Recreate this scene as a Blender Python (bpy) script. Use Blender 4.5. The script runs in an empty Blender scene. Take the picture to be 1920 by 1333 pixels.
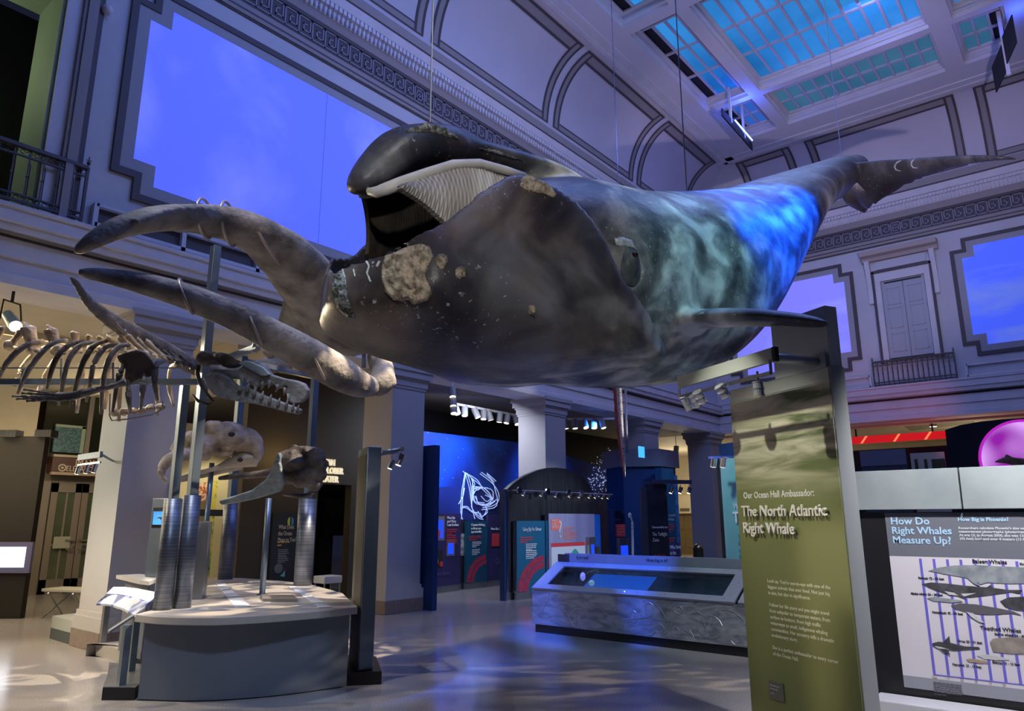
import bpy, bmesh, math, random
from mathutils import Vector, Matrix, noise
random.seed(7)
SC = bpy.context.scene
COL = SC.collection
pi = math.pi

# ------------------------------------------------------------------ camera
EYE = Vector((0, 0, 1.55))
FPX, YAW, PITCH, ROLL = 1347.8, math.radians(39.464), math.radians(12.846), math.radians(-0.106)
FW = Vector((math.cos(PITCH) * math.cos(YAW), math.cos(PITCH) * math.sin(YAW), math.sin(PITCH)))
R0 = Vector((math.sin(YAW), -math.cos(YAW), 0)); U0 = R0.cross(FW)
RT = R0 * math.cos(ROLL) + U0 * math.sin(ROLL); UP = U0 * math.cos(ROLL) - R0 * math.sin(ROLL)
cd = bpy.data.cameras.new('camera'); cam = bpy.data.objects.new('camera', cd); COL.objects.link(cam)
m4 = Matrix((RT, UP, -FW)).transposed().to_4x4(); m4.translation = EYE
cam.matrix_world = m4
cd.sensor_width = 36; cd.lens = FPX / 1920 * 36; cd.clip_start = .05; cd.clip_end = 200
SC.camera = cam
SC.view_settings.view_transform = 'Standard'
SC.view_settings.look = 'None'
SC.view_settings.exposure = 0.0
SC.view_settings.gamma = 1
SC.view_settings.use_curve_mapping = False

# ------------------------------------------------------------------ world and lights of the hall
wd = bpy.data.worlds.new('ambient_fill'); SC.world = wd; wd.use_nodes = True
wd.node_tree.nodes['Background'].inputs[0].default_value = (.16, .19, .42, 1)
wd.node_tree.nodes['Background'].inputs[1].default_value = .055  # dim blue ambient added in place of bounced light

def light(kind, name, loc, tgt, power, col, size=.3, sizey=None, spot=50, blend=.4, gobo=None):
    l = bpy.data.lights.new(name, kind); l.energy = power; l.color = col
    if kind == 'AREA':
        l.size = size
        if sizey: l.shape = 'RECTANGLE'; l.size_y = sizey
    elif kind == 'SPOT':
        l.spot_size = math.radians(spot); l.spot_blend = blend; l.shadow_soft_size = size
    else:
        l.shadow_soft_size = size
    o = bpy.data.objects.new(name, l); COL.objects.link(o); o.location = loc
    if tgt is not None:
        d = Vector(tgt) - Vector(loc); o.rotation_euler = d.to_track_quat('-Z', 'Y').to_euler()
    if gobo:
        l.use_nodes = True; nt = l.node_tree; em = nt.nodes['Emission']
        tc = nt.nodes.new('ShaderNodeTexCoord'); nz = nt.nodes.new('ShaderNodeTexNoise'); nz.inputs['Scale'].default_value = gobo[0]
        nz.inputs['Detail'].default_value = 5; nz.inputs['Distortion'].default_value = gobo[3]
        rp = nt.nodes.new('ShaderNodeValToRGB'); rp.color_ramp.elements[0].position = gobo[1]; rp.color_ramp.elements[1].position = gobo[2]
        rp.color_ramp.elements[0].color = (*gobo[4], 1); rp.color_ramp.elements[1].color = (1, 1, 1, 1)
        nt.links.new(tc.outputs['Normal'], nz.inputs['Vector']); nt.links.new(nz.outputs[0], rp.inputs[0])
        nt.links.new(rp.outputs[0], em.inputs['Color'])
    return o

# wash from the skylight bays, then unseen blue area lights added for the walls
light('AREA', 'skylight_wash', (15.5, 3.86, 12.8), (15.5, 3.86, 0), 120, (.42, .5, 1.0), 4, 4)
light('AREA', 'skylight_wash_near', (6, 3.6, 12.8), (6, 3.6, 0), 210, (.16, .25, 1.0), 6, 5)
light('AREA', 'wall_wash_left', (8, 2.2, 11.8), (8, 9.7, 8.2), 270, (.20, .36, 1.0), 9, 1)
light('AREA', 'wall_wash_back', (15.5, 2.5, 11.5), (22.4, 4.0, 8.0), 125, (.34, .38, 1.0), 1, 8)
# unseen lilac area light added mid-hall to lift the vault
light('AREA', 'vault_fill_left', (11, 4.2, 7.6), (13, 9.6, 12.2), 130, (.66, .58, .92), 7, 1)
light('SPOT', 'tail_shadow_spot', (6.2, -1.6, 2.9), (21.0, 5.6, 11.6), 2300, (.80, .68, .92), .05, spot=44, blend=.5)
# whale lights
light('SPOT', 'whale_blue_spot', (11.5, -1.6, 9.8), (8.1, 3.0, 4.8), 14000, (.010, .12, 1.0), .06, spot=18, blend=.6, gobo=(40, .42, .60, .25, (.1, .35, .6)))
light('SPOT', 'whale_teal_spot', (4.5, -1.7, 7.0), (6.6, 3.0, 3.5), 900, (.40, .88, 1.0), .1, spot=32, blend=.8, gobo=(40, .42, .6, .3, (.12, .3, .4)))
light('SPOT', 'whale_head_spot', (-1.0, -.8, 4.6), (4.2, 3.6, 3.9), 560, (1.0, .95, .9), .12, spot=40, blend=.8)
light('SPOT', 'rostrum_fill', (1.2, .6, 8.6), (3.7, 4.0, 4.5), 420, (1.0, .97, .92), .15, spot=22, blend=.7)  # unseen, added to brighten the dark snout
light('SPOT', 'whale_back_spot', (3.0, 1.5, 11.5), (5.7, 4.0, 5.0), 2600, (1.0, .86, .46), .2, spot=17, blend=.8)
# warm exhibit spots, with unseen fills added among them
light('SPOT', 'plinth_spot', (7.2, 2.4, 9.6), (4.8, 7.6, .8), 11000, (1.0, .82, .6), .04, spot=21, blend=.25, gobo=(32, .47, .50, .5, (.05, .06, .1)))
light('SPOT', 'floor_spot', (12.5, -1.7, 3.6), (6.2, 4.5, 0), 3000, (1.0, .84, .62), .04, spot=13, blend=.25, gobo=(40, .54, .58, .3, (.0, .0, .0)))
light('SPOT', 'floor_spot_pier', (12.0, 3.0, 4.0), (6.6, 7.3, 0), 900, (1.0, .84, .62), .04, spot=12, blend=.25, gobo=(40, .50, .54, .3, (.0, .0, .0)))
light('SPOT', 'ribs_spot', (1.7, 8.5, 4.2), (2.1, 7.5, 2.9), 420, (1.0, .82, .54), .05, spot=66, blend=.4)
light('SPOT', 'skull_spot', (1.2, 2.6, 7.6), (5.1, 9.2, 2.6), 500, (1.0, .86, .66), .06, spot=14, blend=.4)
light('SPOT', 'arch_spot', (2.4, 6.2, 10.5), (3.6, 6.9, 3.8), 1300, (.86, .88, 1.0), .1, spot=32, blend=.5)
light('AREA', 'mezzanine_warm', (2.6, 13.6, 4.2), (2.6, 13.4, 0), 230, (1.0, .78, .46), 3, 5)
light('POINT', 'aisle_fill', (1.5, 14.0, 2.6), None, 90, (1.0, .82, .55), .5)  # unseen point light added to brighten the aisle and its ceiling
light('POINT', 'aisle_fill_near', (-.5, 11.6, 2.2), None, 45, (1.0, .84, .6), .5)  # second added aisle fill, no lamp hangs here
light('SPOT', 'left_floor_spot', (.2, 11.6, 4.2), (2.6, 9.4, 0), 1300, (1.0, .84, .6), .2, spot=60, blend=.7)
light('SPOT', 'pier_cool_spot', (-1.0, 11.0, 3.6), (3.97, 10.1, 1.9), 420, (.78, 1.0, .95), .1, spot=30, blend=.6)
light('SPOT', 'plinth_front_spot', (1.0, 2.0, 7.0), (3.7, 6.2, .3), 900, (.6, .75, 1.0), .2, spot=26, blend=.8)
light('POINT', 'theater_glow', (8.0, 11.75, 2.75), None, 11, (1.0, .66, .22), .1)
light('POINT', 'recess_fill_upper', (1.2, 10.9, 7.6), None, 32, (.86, 1.0, .62), .2)  # unseen, added in the recess to brighten the green reveal
light('AREA', 'gallery_warm', (26.5, 11.8, 4.1), (26.5, 12.0, 0), 170, (1.0, .82, .52), 3, 2)
light('POINT', 'corridor_fill', (27.5, 13.8, 2.8), None, 150, (1.0, .86, .6), .4)  # added fill that brightens the cream corridor, not a fitting
light('POINT', 'gallery_fill_right', (25.5, 3.0, 3.0), None, 60, (1.0, .84, .6), .4)  # added fill for the right gallery, source unseen
light('AREA', 'deep_sea_panels', (11.6, 10.6, 4.0), (12.2, 11.9, 1.1), 75, (.78, .84, 1.0), 1.4, .4)
light('SPOT', 'arch_panel_fill', (12.6, 6.0, 2.6), (12.9, 9.4, .95), 330, (.74, .82, 1.0), .1, spot=62, blend=.6)  # unseen spot added mid-hall in place of the rail lamps
light('POINT', 'door_fill', (6.2, 15.6, 3.3), None, 70, (1.0, .86, .62), .2)  # unseen fill added to bring up the door frames
light('SPOT', 'teal_panel_fill', (8.2, 4.6, 3.6), (10.2, 4.2, 1.6), 170, (.8, 1.0, 1.0), .1, spot=60, blend=.8)  # unseen, added to light the teal panel out of its shade
light('SPOT', 'mural_blue_spot', (11.8, 10.0, 3.9), (12.1, 12.0, 2.9), 900, (.03, .22, 1.0), .2, spot=60, blend=.8)
light('SPOT', 'mural_blue_spot_far', (15.4, 9.9, 3.9), (15.8, 12.0, 2.6), 1100, (.03, .22, 1.0), .2, spot=70, blend=.8)
light('SPOT', 'tower_spot', (16.2, 6.5, 4.6), (17.4, 9.1, 1.6), 260, (.3, .55, 1.0), .2, spot=50, blend=.8)
light('SPOT', 'oarfish_fill', (12.6, 5.4, 2.9), (12.0, 7.1, 3.7), 170, (1.0, .9, .82), .05, spot=40, blend=.5)  # unseen, added below the fish to brighten it
light('SPOT', 'tank_blue_spot', (5.6, 5.0, 6.0), (8.78, 5.6, .85), 4200, (.03, .12, 1.0), .1, spot=30, blend=.6)
light('SPOT', 'tank_white_spot', (6.6, 1.6, 4.6), (8.7, 3.7, .7), 420, (.85, .92, 1.0), .1, spot=24, blend=.7)
light('SPOT', 'tank_front_spot', (4.6, 4.4, 4.4), (8.5, 4.9, .3), 520, (.75, .85, 1.0), .2, spot=34, blend=.8)
light('AREA', 'red_gallery', (23.2, 2.5, 3.6), (23.0, 2.5, 5.0), 3, (1.0, .12, .12), 4, .3)
light('SPOT', 'rose_spot', (17.5, 1.0, 2.2), (22.4, 4.6, 4.7), 260, (1.0, .28, .40), .2, spot=34, blend=.9)
light('SPOT', 'pylon_spot', (4.2, 2.5, 3.15), (5.58, 1.95, 1.75), 120, (1.0, .96, .74), .02, spot=54, blend=.8)
light('SPOT', 'pylon_low_spot', (3.6, 2.6, 3.2), (5.6, 2.0, 1.2), 34, (1.0, .95, .72), .05, spot=40, blend=.9)
light('SPOT', 'porthole_fill', (10.6, .2, 3.4), (11.7, -.9, 2.2), 40, (1.0, .85, .8), .05, spot=50, blend=.6)  # unseen, added to light the fish before the porthole
light('SPOT', 'chart_spot', (4.9, .3, 3.4), (6.46, .8, .9), 480, (1.0, .97, .98), .1, spot=75, blend=.7)

# ------------------------------------------------------------------ pixel -> point helpers (design aid: depth is always a real one)
def ray(x, y): return RT * ((x - 960) / FPX) - UP * ((y - 666.5) / FPX) + FW
def at_d(x, y, d): return EYE + ray(x, y) * d
def at_z(x, y, z=0.): r = ray(x, y); return EYE + r * ((z - EYE.z) / r.z)
def at_y(x, y, Y): r = ray(x, y); return EYE + r * (Y / r.y)
def at_x(x, y, X): r = ray(x, y); return EYE + r * (X / r.x)

# ------------------------------------------------------------------ materials
MATS = {}
def mat(name, col, rough=.6, metal=0., col2=None, scale=3., detail=5., lo=.35, hi=.65, emit=None, es=1., bump=0., bscale=None, spec=.5, stretch=None, trans=0., dist=0., coords='Object', ior=None):
    if name in MATS: return MATS[name]
    m = bpy.data.materials.new(name); m.use_nodes = True; nt = m.node_tree; b = nt.nodes['Principled BSDF']
    b.inputs['Base Color'].default_value = (*col, 1); b.inputs['Roughness'].default_value = rough; b.inputs['Metallic'].default_value = metal
    b.inputs['Specular IOR Level'].default_value = spec
    if trans: b.inputs['Transmission Weight'].default_value = trans
    if ior: b.inputs['IOR'].default_value = ior
    vec = None
    if col2 or bump:
        tc = nt.nodes.new('ShaderNodeTexCoord'); mp = nt.nodes.new('ShaderNodeMapping'); nt.links.new(tc.outputs[coords], mp.inputs[0])
        if stretch: mp.inputs['Scale'].default_value = stretch
        vec = mp.outputs[0]
    if col2:
        nz = nt.nodes.new('ShaderNodeTexNoise'); nz.inputs['Scale'].default_value = scale; nz.inputs['Detail'].default_value = detail; nz.inputs['Distortion'].default_value = dist
        nt.links.new(vec, nz.inputs['Vector'])
        rp = nt.nodes.new('ShaderNodeValToRGB'); e = rp.color_ramp.elements; e[0].position = lo; e[1].position = hi
        e[0].color = (*col, 1); e[1].color = (*col2, 1)
        nt.links.new(nz.outputs[0], rp.inputs[0]); nt.links.new(rp.outputs[0], b.inputs['Base Color'])
        if emit: nt.links.new(rp.outputs[0], b.inputs['Emission Color'])
    if emit:
        if not col2: b.inputs['Emission Color'].default_value = (*emit, 1)
        b.inputs['Emission Strength'].default_value = es
    if bump:
        nb = nt.nodes.new('ShaderNodeTexNoise'); nb.inputs['Scale'].default_value = bscale or scale; nb.inputs['Detail'].default_value = 6
        nt.links.new(vec, nb.inputs['Vector'])
        bp = nt.nodes.new('ShaderNodeBump'); bp.inputs['Strength'].default_value = bump; bp.inputs['Distance'].default_value = .03
        nt.links.new(nb.outputs[0], bp.inputs['Height']); nt.links.new(bp.outputs[0], b.inputs['Normal'])
    MATS[name] = m
    return m

# ------------------------------------------------------------------ mesh helpers
class MB:
    def __init__(s): s.v = []; s.f = []
    def add(s, vs, fs):
        o = len(s.v); s.v += [Vector(v) for v in vs]; s.f += [tuple(i + o for i in f) for f in fs]; return s
    def box(s, x0, y0, z0, x1, y1, z1):
        return s.add([(x0, y0, z0), (x1, y0, z0), (x1, y1, z0), (x0, y1, z0), (x0, y0, z1), (x1, y0, z1), (x1, y1, z1), (x0, y1, z1)],
                     [(3, 2, 1, 0), (4, 5, 6, 7), (0, 1, 5, 4), (1, 2, 6, 5), (2, 3, 7, 6), (3, 0, 4, 7)])
    def obox(s, o, a, b, c):
        o, a, b, c = Vector(o), Vector(a), Vector(b), Vector(c)
        P = [o, o + a, o + a + b, o + b]; P += [p + c for p in P]
        return s.add(P, [(3, 2, 1, 0), (4, 5, 6, 7), (0, 1, 5, 4), (1, 2, 6, 5), (2, 3, 7, 6), (3, 0, 4, 7)])
    def bar(s, p, q, w, h=None, up=(0, 0, 1)):
        p, q = Vector(p), Vector(q); h = h or w; t = (q - p).normalized(); up = Vector(up)
        if abs(t.dot(up)) > .98: up = Vector((1, 0, 0))
        a = t.cross(up).normalized(); b = a.cross(t)
        return s.obox(p - a * w / 2 - b * h / 2, a * w, b * h, q - p)
    def prism(s, poly, z0, z1):
        n = len(poly); vs = [(x, y, z0) for x, y in poly] + [(x, y, z1) for x, y in poly]
        return s.add(vs, [tuple(range(n))[::-1], tuple(range(n, 2 * n))] + [(i, (i + 1) % n, n + (i + 1) % n, n + i) for i in range(n)])
    def ext(s, pts, d):
        pts = [Vector(p) for p in pts]; d = Vector(d); n = len(pts)
        return s.add(pts + [p + d for p in pts], [tuple(range(n))[::-1], tuple(range(n, 2 * n))] + [(i, (i + 1) % n, n + (i + 1) % n, n + i) for i in range(n)])
    def tube(s, pts, rad, n=10, flat=1., up=(0, 0, 1), cap=True, rot=0.):
        pts = [Vector(p) for p in pts]
        if not isinstance(rad, (list, tuple)): rad = [rad] * len(pts)
        up = Vector(up); vs = []
        for i, p in enumerate(pts):
            t = (pts[min(i + 1, len(pts) - 1)] - pts[max(i - 1, 0)]).normalized()
            uu = up if abs(t.dot(up)) < .97 else Vector((1, 0, 0))
            a = t.cross(uu).normalized(); b = a.cross(t)
            for k in range(n):
                g = 2 * pi * k / n + rot
                vs.append(p + a * math.cos(g) * rad[i] * flat + b * math.sin(g) * rad[i])
        fs = [(i * n + k, i * n + (k + 1) % n, (i + 1) * n + (k + 1) % n, (i + 1) * n + k) for i in range(len(pts) - 1) for k in range(n)]
        if cap: fs += [tuple(range(n))[::-1], tuple(range((len(pts) - 1) * n, len(pts) * n))]
        return s.add(vs, fs)
    def cyl(s, p, q, r, n=16, r2=None): return s.tube([p, q], [r, r if r2 is None else r2], n)
    def grid(s, P, closeu=False, closev=False):
        nu, nv = len(P), len(P[0]); vs = [p for row in P for p in row]
        fs = [(i * nv + j, ((i + 1) % nu) * nv + j, ((i + 1) % nu) * nv + (j + 1) % nv, i * nv + (j + 1) % nv)
              for i in range(nu if closeu else nu - 1) for j in range(nv if closev else nv - 1)]
        return s.add(vs, fs)
    def ball(s, c, rx, ry=None, rz=None, n=12, m=8, jit=0., seed=0):
        ry = ry or rx; rz = rz or rx; c = Vector(c); rows = []
        for i in range(m + 1):
            a = pi * i / m - pi / 2; row = []
            for k in range(n):
                g = 2 * pi * k / n
                d = Vector((math.cos(a) * math.cos(g), math.cos(a) * math.sin(g), math.sin(a)))
                q = 1 + (jit * noise.noise(d * 2.3 + Vector((seed, seed * 1.7, 0))) if jit else 0)
                row.append(c + Vector((d.x * rx, d.y * ry, d.z * rz)) * q)
            rows.append(row)
        return s.grid(rows, closev=True)
    def sweep(s, prof, p0, dirv, length, out):
        # prof: (outward, z) points, swept along dirv
        d = Vector(dirv) * length; out = Vector(out); p0 = Vector(p0)
        pts = [p0 + out * a + Vector((0, 0, z)) for a, z in prof]
        return s.ext(pts, d)
    def build(s, name, m, parent=None, smooth=False, bevel=0., recalc=True, sub=0, disp=None):
        me = bpy.data.meshes.new(name); me.from_pydata([tuple(v) for v in s.v], [], s.f); me.update()
        if recalc:
            bm = bmesh.new(); bm.from_mesh(me)
            bmesh.ops.remove_doubles(bm, verts=bm.verts, dist=1e-5)
            bmesh.ops.recalc_face_normals(bm, faces=bm.faces); bm.to_mesh(me); bm.free()
        if smooth: me.polygons.foreach_set('use_smooth', [True] * len(me.polygons))
        me.materials.append(m)
        o = bpy.data.objects.new(name, me); COL.objects.link(o)
        if bevel: mo = o.modifiers.new('bevel', 'BEVEL'); mo.width = bevel; mo.segments = 2; mo.limit_method = 'ANGLE'
        if sub: mo = o.modifiers.new('sub', 'SUBSURF'); mo.levels = sub; mo.render_levels = sub
        if parent: put(o, parent)
        return o

def wloc(o):
    p = o.location.copy(); q = o.parent
    while q: p = p + q.location; q = q.parent
    return p
def put(o, parent):
    o.parent = parent; o.location = o.location - wloc(parent)
def thing(name, label, cat, loc=(0, 0, 0), group=None):
    o = bpy.data.objects.new(name, None); COL.objects.link(o); o.location = loc; o.empty_display_size = .1
    return tag(o, label, cat, group)
def tag(o, label, cat, group=None):
    o['label'] = label; o['category'] = cat
    if group: o['group'] = group
    return o
def struct(o): o['kind'] = 'structure'; return o
def dup(root, move, label=None, group=None):
    r = root.copy(); COL.objects.link(r); r.location = root.location + Vector(move)
    if label: r['label'] = label
    if group: r['group'] = group
    for ch in list(root.children):
        c = ch.copy(); COL.objects.link(c); c.parent = r
        for g in ch.children: d = g.copy(); COL.objects.link(d); d.parent = c
    return r
def text(body, size, o, xd, yd, m, parent, ext=.002, align='LEFT', name='lettering', sx=1., spacing=1., line=1., bold=0.):
    cu = bpy.data.curves.new('t', 'FONT'); cu.body = body; cu.size = size; cu.extrude = ext; cu.align_x = align
    cu.space_character = spacing; cu.space_line = line; cu.resolution_u = 2; cu.offset = bold
    t = bpy.data.objects.new('t', cu); COL.objects.link(t)
    me = bpy.data.meshes.new_from_object(t); bpy.data.objects.remove(t); bpy.data.curves.remove(cu)
    xd, yd = Vector(xd).normalized(), Vector(yd).normalized(); zd = xd.cross(yd)
    M = Matrix((xd * sx, yd, zd)).transposed().to_4x4(); M.translation = Vector(o)
    me.transform(M); me.materials.clear(); me.materials.append(m)
    ob = bpy.data.objects.new(name, me); COL.objects.link(ob)
    if parent: put(ob, parent)
    return ob
# ------------------------------------------------------------------ the building
YL, XB, YC = 9.71, 22.49, 3.86            # left wall, back wall, hall axis
plaster = mat('plaster', (.50, .50, .53), .75, col2=(.55, .55, .58), scale=1.2)
plaster_pale = mat('plaster_pale', (.60, .58, .60), .7, col2=(.66, .64, .66), scale=2)
taupe = mat('taupe_paint', (.30, .27, .26), .7)
bronze = mat('bronze_paint', (.075, .062, .065), .6)
cream = mat('cream_paint', (.52, .46, .34), .7, col2=(.58, .51, .38), scale=1.5)
black = mat('black_paint', (.006, .006, .010), .6)
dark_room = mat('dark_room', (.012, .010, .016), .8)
terrazzo = mat('terrazzo', (.27, .255, .26), .17, col2=(.40, .375, .36), scale=90, detail=3, lo=.42, hi=.58, spec=.6)
granite = mat('granite', (.16, .12, .11), .35, col2=(.24, .19, .17), scale=14, stretch=(6, 6, 1))
steel = mat('brushed_steel', (.30, .32, .35), .34, .9, col2=(.40, .42, .45), scale=4, stretch=(1, 1, .06))
chrome = mat('chrome', (.75, .76, .8), .12, 1.)
blue_steel = mat('blue_grey_metal', (.16, .21, .28), .38, .75, col2=(.20, .26, .34), scale=2)
white_lamp = mat('lamp_glow', (1, .95, .85), .4, emit=(1, .9, .72), es=2)

struct(MB().box(-6, -6, -.3, 36, 26, 0).build('floor', terrazzo))

def zt_(za, out, D): return 1.55 + (za - 1.55) * (D - out) / D
# entablature below the upper walls
E_PROF = [(-.75, 4.27), (.10, 4.27), (.10, 4.39), (.05, 4.40), (.05, 4.58), (.09, 4.60), (.09, 4.82), (.0, 4.83), (.0, 4.90), (.2, 4.92), (.22, 5.02), (.25, 5.04), (.25, 5.20), (.28, 5.22), (.28, 5.27), (-.75, 5.27)]
prof = [(a, zt_(z, max(a, 0), YL)) for a, z in E_PROF]
struct(MB().sweep(prof, (-3, YL, 0), (1, 0, 0), XB + 3 - .05, (0, -1, 0)).build('trim_1', plaster_pale))
prof = [(a, zt_(z, max(a, 0), XB)) for a, z in E_PROF]
struct(MB().sweep(prof, (XB, -4, 0), (0, 1, 0), YL + 4 + .2, (-1, 0, 0)).build('trim_2', plaster_pale))
struct(MB().box(-3, YL - .01, 4.70, XB, YL + .02, 4.86).box(XB - .01, -4, 4.72, XB + .02, YL, 4.88).build('trim_3', bronze))  # dark strip paints the shade line into the recess
# upper walls; the far left bay has a tall doorway
w = MB().box(3.0, YL, 5.15, XB + .3, YL + .3, 11.3).box(-3, YL, 8.95, 3.0, YL + .3, 11.3).box(-3, YL, 5.15, .4, YL + .3, 8.95)
struct(w.build('wall_left', plaster))
struct(MB().box(XB, -4, 5.15, XB + .3, YL, 11.3).build('wall_back', plaster))
dr = MB().box(2.56, YL, 5.15, 3.0, YL + .95, 8.95).box(.4, YL, 8.45, 2.56, YL + .95, 8.95)
d1 = struct(dr.build('door_1', mat('sage_reveal', (.30, .36, .27), .6)))
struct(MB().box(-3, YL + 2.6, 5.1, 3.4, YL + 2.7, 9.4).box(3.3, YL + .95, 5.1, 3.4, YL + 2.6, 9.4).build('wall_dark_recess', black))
MB().box(2.60, YL - .06, 5.2, 2.78, YL + .02, 9.0).build('architrave', plaster_pale, d1)
MB().box(2.78, YL - .12, 5.2, 2.95, YL, 9.2).box(2.82, YL - .15, 5.2, 2.91, YL - .1, 9.1).build('pilaster', taupe, d1)
MB().box(2.95, YL - .07, 5.2, 3.03, YL, 9.2).build('pilaster_edge', bronze, d1)
MB().ext([(2.99, YL, 8.2), (2.99, YL - .2, 8.95), (2.99, YL, 9.0)], (.12, 0, 0)).ball((3.05, YL - .1, 8.3), .07).build('bracket', plaster_pale, d1)
MB().box(2.585, YL + .1, 5.9, 2.6, YL + .14, 6.1).build('hinge', bronze, d1)

# upper cornice: list of (apparent z0, z1, out0, out1, material)
def cornice(axis, D, a0, a1, tag_no):
    def strip(n, bands, m):
        b = MB()
        for z0, z1, o0, o1 in bands:
            p = [(-.02, zt_(z0, o0, D)), (o0, zt_(z0, o0, D)), (o1, zt_(z1, o1, D)), (-.02, zt_(z1, o1, D))]
            if axis == 'x': b.sweep(p, (a0, D, 0), (1, 0, 0), a1 - a0, (0, -1, 0))
            else: b.sweep(p, (D, a0, 0), (0, 1, 0), a1 - a0, (-1, 0, 0))
        return struct(b.build('trim_%d' % n, m))
    strip(tag_no, [(9.45, 9.50, .02, .02), (9.565, 9.60, .04, .04), (9.69, 10.125, .03, .03), (10.125, 10.2, .06, .08), (10.95, 11.0, .34, .34)], bronze)
    strip(tag_no + 1, [(9.50, 9.565, .04, .05), (9.60, 9.69, .045, .045), (10.2, 10.40, .08, .14), (11.0, 11.2, .36, .40)], taupe)
    strip(tag_no + 2, [(10.40, 10.74, .14, .22), (10.74, 10.95, .26, .34)], plaster_pale)
cornice('x', YL, -3, XB, 4); cornice('y', XB, -4, YL, 7)
# Greek key and egg-and-dart ornaments
key_m = mat('key_paint', (.27, .26, .30), .7)
def key_band(axis, D, cen, a0, a1, n):
    zb, zt = zt_(9.72, .03, D), zt_(10.1, .03, D); h = zt - zb; u = .27; t = .024; b = MB()
    def seg(p, q):
        (x0, z0), (x1, z1) = p, q
        lo, hi = min(x0, x1) - t / 2, max(x0, x1) + t / 2; zl, zh = zb + min(z0, z1) * h - t / 2, zb + max(z0, z1) * h + t / 2
        if axis == 'x': b.box(lo, D - .045, zl, hi, D - .02, zh)
        else: b.box(D - .045, lo, zl, D - .02, hi, zh)
    def unit(c, sg):
        P = [(-.46, .06), (-.46, .94), (.36, .94), (.36, .3), (-.12, .3), (-.12, .62), (.1, .62)]
        P = [(c + sg * x * u, z) for x, z in P]
        for p, q in zip(P, P[1:]): seg(p, q)
        seg((c + sg * -.46 * u, .06), (c + sg * .54 * u, .06))
    for r in (.46, .26, .1):
        Q = [(cen - r * u, .5 - r * .95), (cen + r * u, .5 - r * .95), (cen + r * u, .5 + r * .95), (cen - r * u, .5 + r * .95)]
        for i in range(4): seg(Q[i], Q[(i + 1) % 4])
    c = cen + u
    while c < a1: unit(c, -1); c += u
    c = cen - u
    while c > a0: unit(c, 1); c -= u
    struct(b.build('trim_%d' % n, key_m))
key_band('x', YL, 8.83, 3.2, XB - .1, 10); key_band('y', XB, YC, -2.5, YL - .1, 11)
def eggs(axis, D, a0, a1, n):
    b = MB(); a = a0; z = zt_(10.5, .2, D); z2 = zt_(10.66, .24, D)
    while a < a1:
        if axis == 'x': b.ball((a, D - .19, z), .034, .03, .075, 6, 4); b.box(a - .035, D - .26, z2 - .04, a + .035, D - .2, z2 + .05)
        else: b.ball((D - .19, a, z), .03, .034, .075, 6, 4); b.box(D - .26, a - .035, z2 - .04, D - .2, a + .035, z2 + .05)
        a += .095
    struct(b.build('trim_%d' % n, plaster_pale))
eggs('x', YL, 4.5, XB - .2, 12); eggs('y', XB, -2, YL - .2, 13)

# vault coves with painted panel frames
def cv(phi, lift=0.):
    o = .06 + 1.42 * (1 - math.cos(phi)) ** 1.2; z = 10.9 + 2.02 * math.sin(phi)
    n = Vector((math.cos(phi) * 2.02, -math.sin(phi) * 1.42)).normalized()      # (out, down)
    return o + n.x * lift, z + n.y * lift
def CL(s, phi, lift=0.): o, z = cv(phi, lift); return Vector((s, YL - o, z))
def CB(s, phi, lift=0.): o, z = cv(phi, lift); return Vector((XB - o, s, z))
PH = [pi / 2 * i / 20 for i in range(21)]
vault = mat('vault_paint', (.56, .53, .57), .8, col2=(.60, .57, .61), scale=.8)
g = [[CL(-3, p) for p in PH], [Vector((XB - cv(p)[0], YL - cv(p)[0], cv(p)[1])) for p in PH]]
struct(MB().grid(g).build('ceiling_vault_left', vault, smooth=True))
g = [[CB(-4, p) for p in PH], [Vector((XB - cv(p)[0], YL - cv(p)[0], cv(p)[1])) for p in PH]]
struct(MB().grid(g).build('ceiling_vault_back', vault, smooth=True))
def ribbon(b, F, s0, s1, p0, p1, lift):
    n = 14 if abs(p1 - p0) > .25 else 3
    R = [[F(s, p0 + (p1 - p0) * i / n, lift) for i in range(n + 1)] for s in (s0, s1)]
    b.grid(R)
def frame(F, s0, s1, bt, bd):
    w, lw = .25, .06; P0, P1 = .16, 1.42; dp = .10
    bt_ = bt; bd_ = bd
    for a, c in ((s0, s0 + w), (s1 - w, s1)): ribbon(bt_, F, a, c, P0, P1, .012)
    ribbon(bt_, F, s0, s1, P0, P0 + dp, .012); ribbon(bt_, F, s0, s1, P1 - .2, P1, .012)
    for a in (s0, s0 + w - lw, s1 - w, s1 - lw): ribbon(bd_, F, a, a + lw, P0, P1, .02)
    for q in (P0, P0 + dp - .015): ribbon(bd_, F, s0 + w * (q > P0), s1 - w * (q > P0), q, q + .015, .02)
    for q in (P1 - .2, P1 - .04): ribbon(bd_, F, s0 + w * (q < P1 - .1), s1 - w * (q < P1 - .1), q, q + .04, .02)
bt, bd_ = MB(), MB()
for s0, s1 in ((-.3, 4.4), (4.62, 8.84), (9.06, 13.12), (13.34, 17.3), (17.52, 20.8)): frame(CL, s0, s1, bt, bd_)
for s0, s1 in ((6.32, 8.05), (1.86, 5.86), (-2.4, 1.40)): frame(CB, s0, s1, bt, bd_)
struct(bt.build('trim_14', taupe)); struct(bd_.build('trim_15', bronze))

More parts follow.
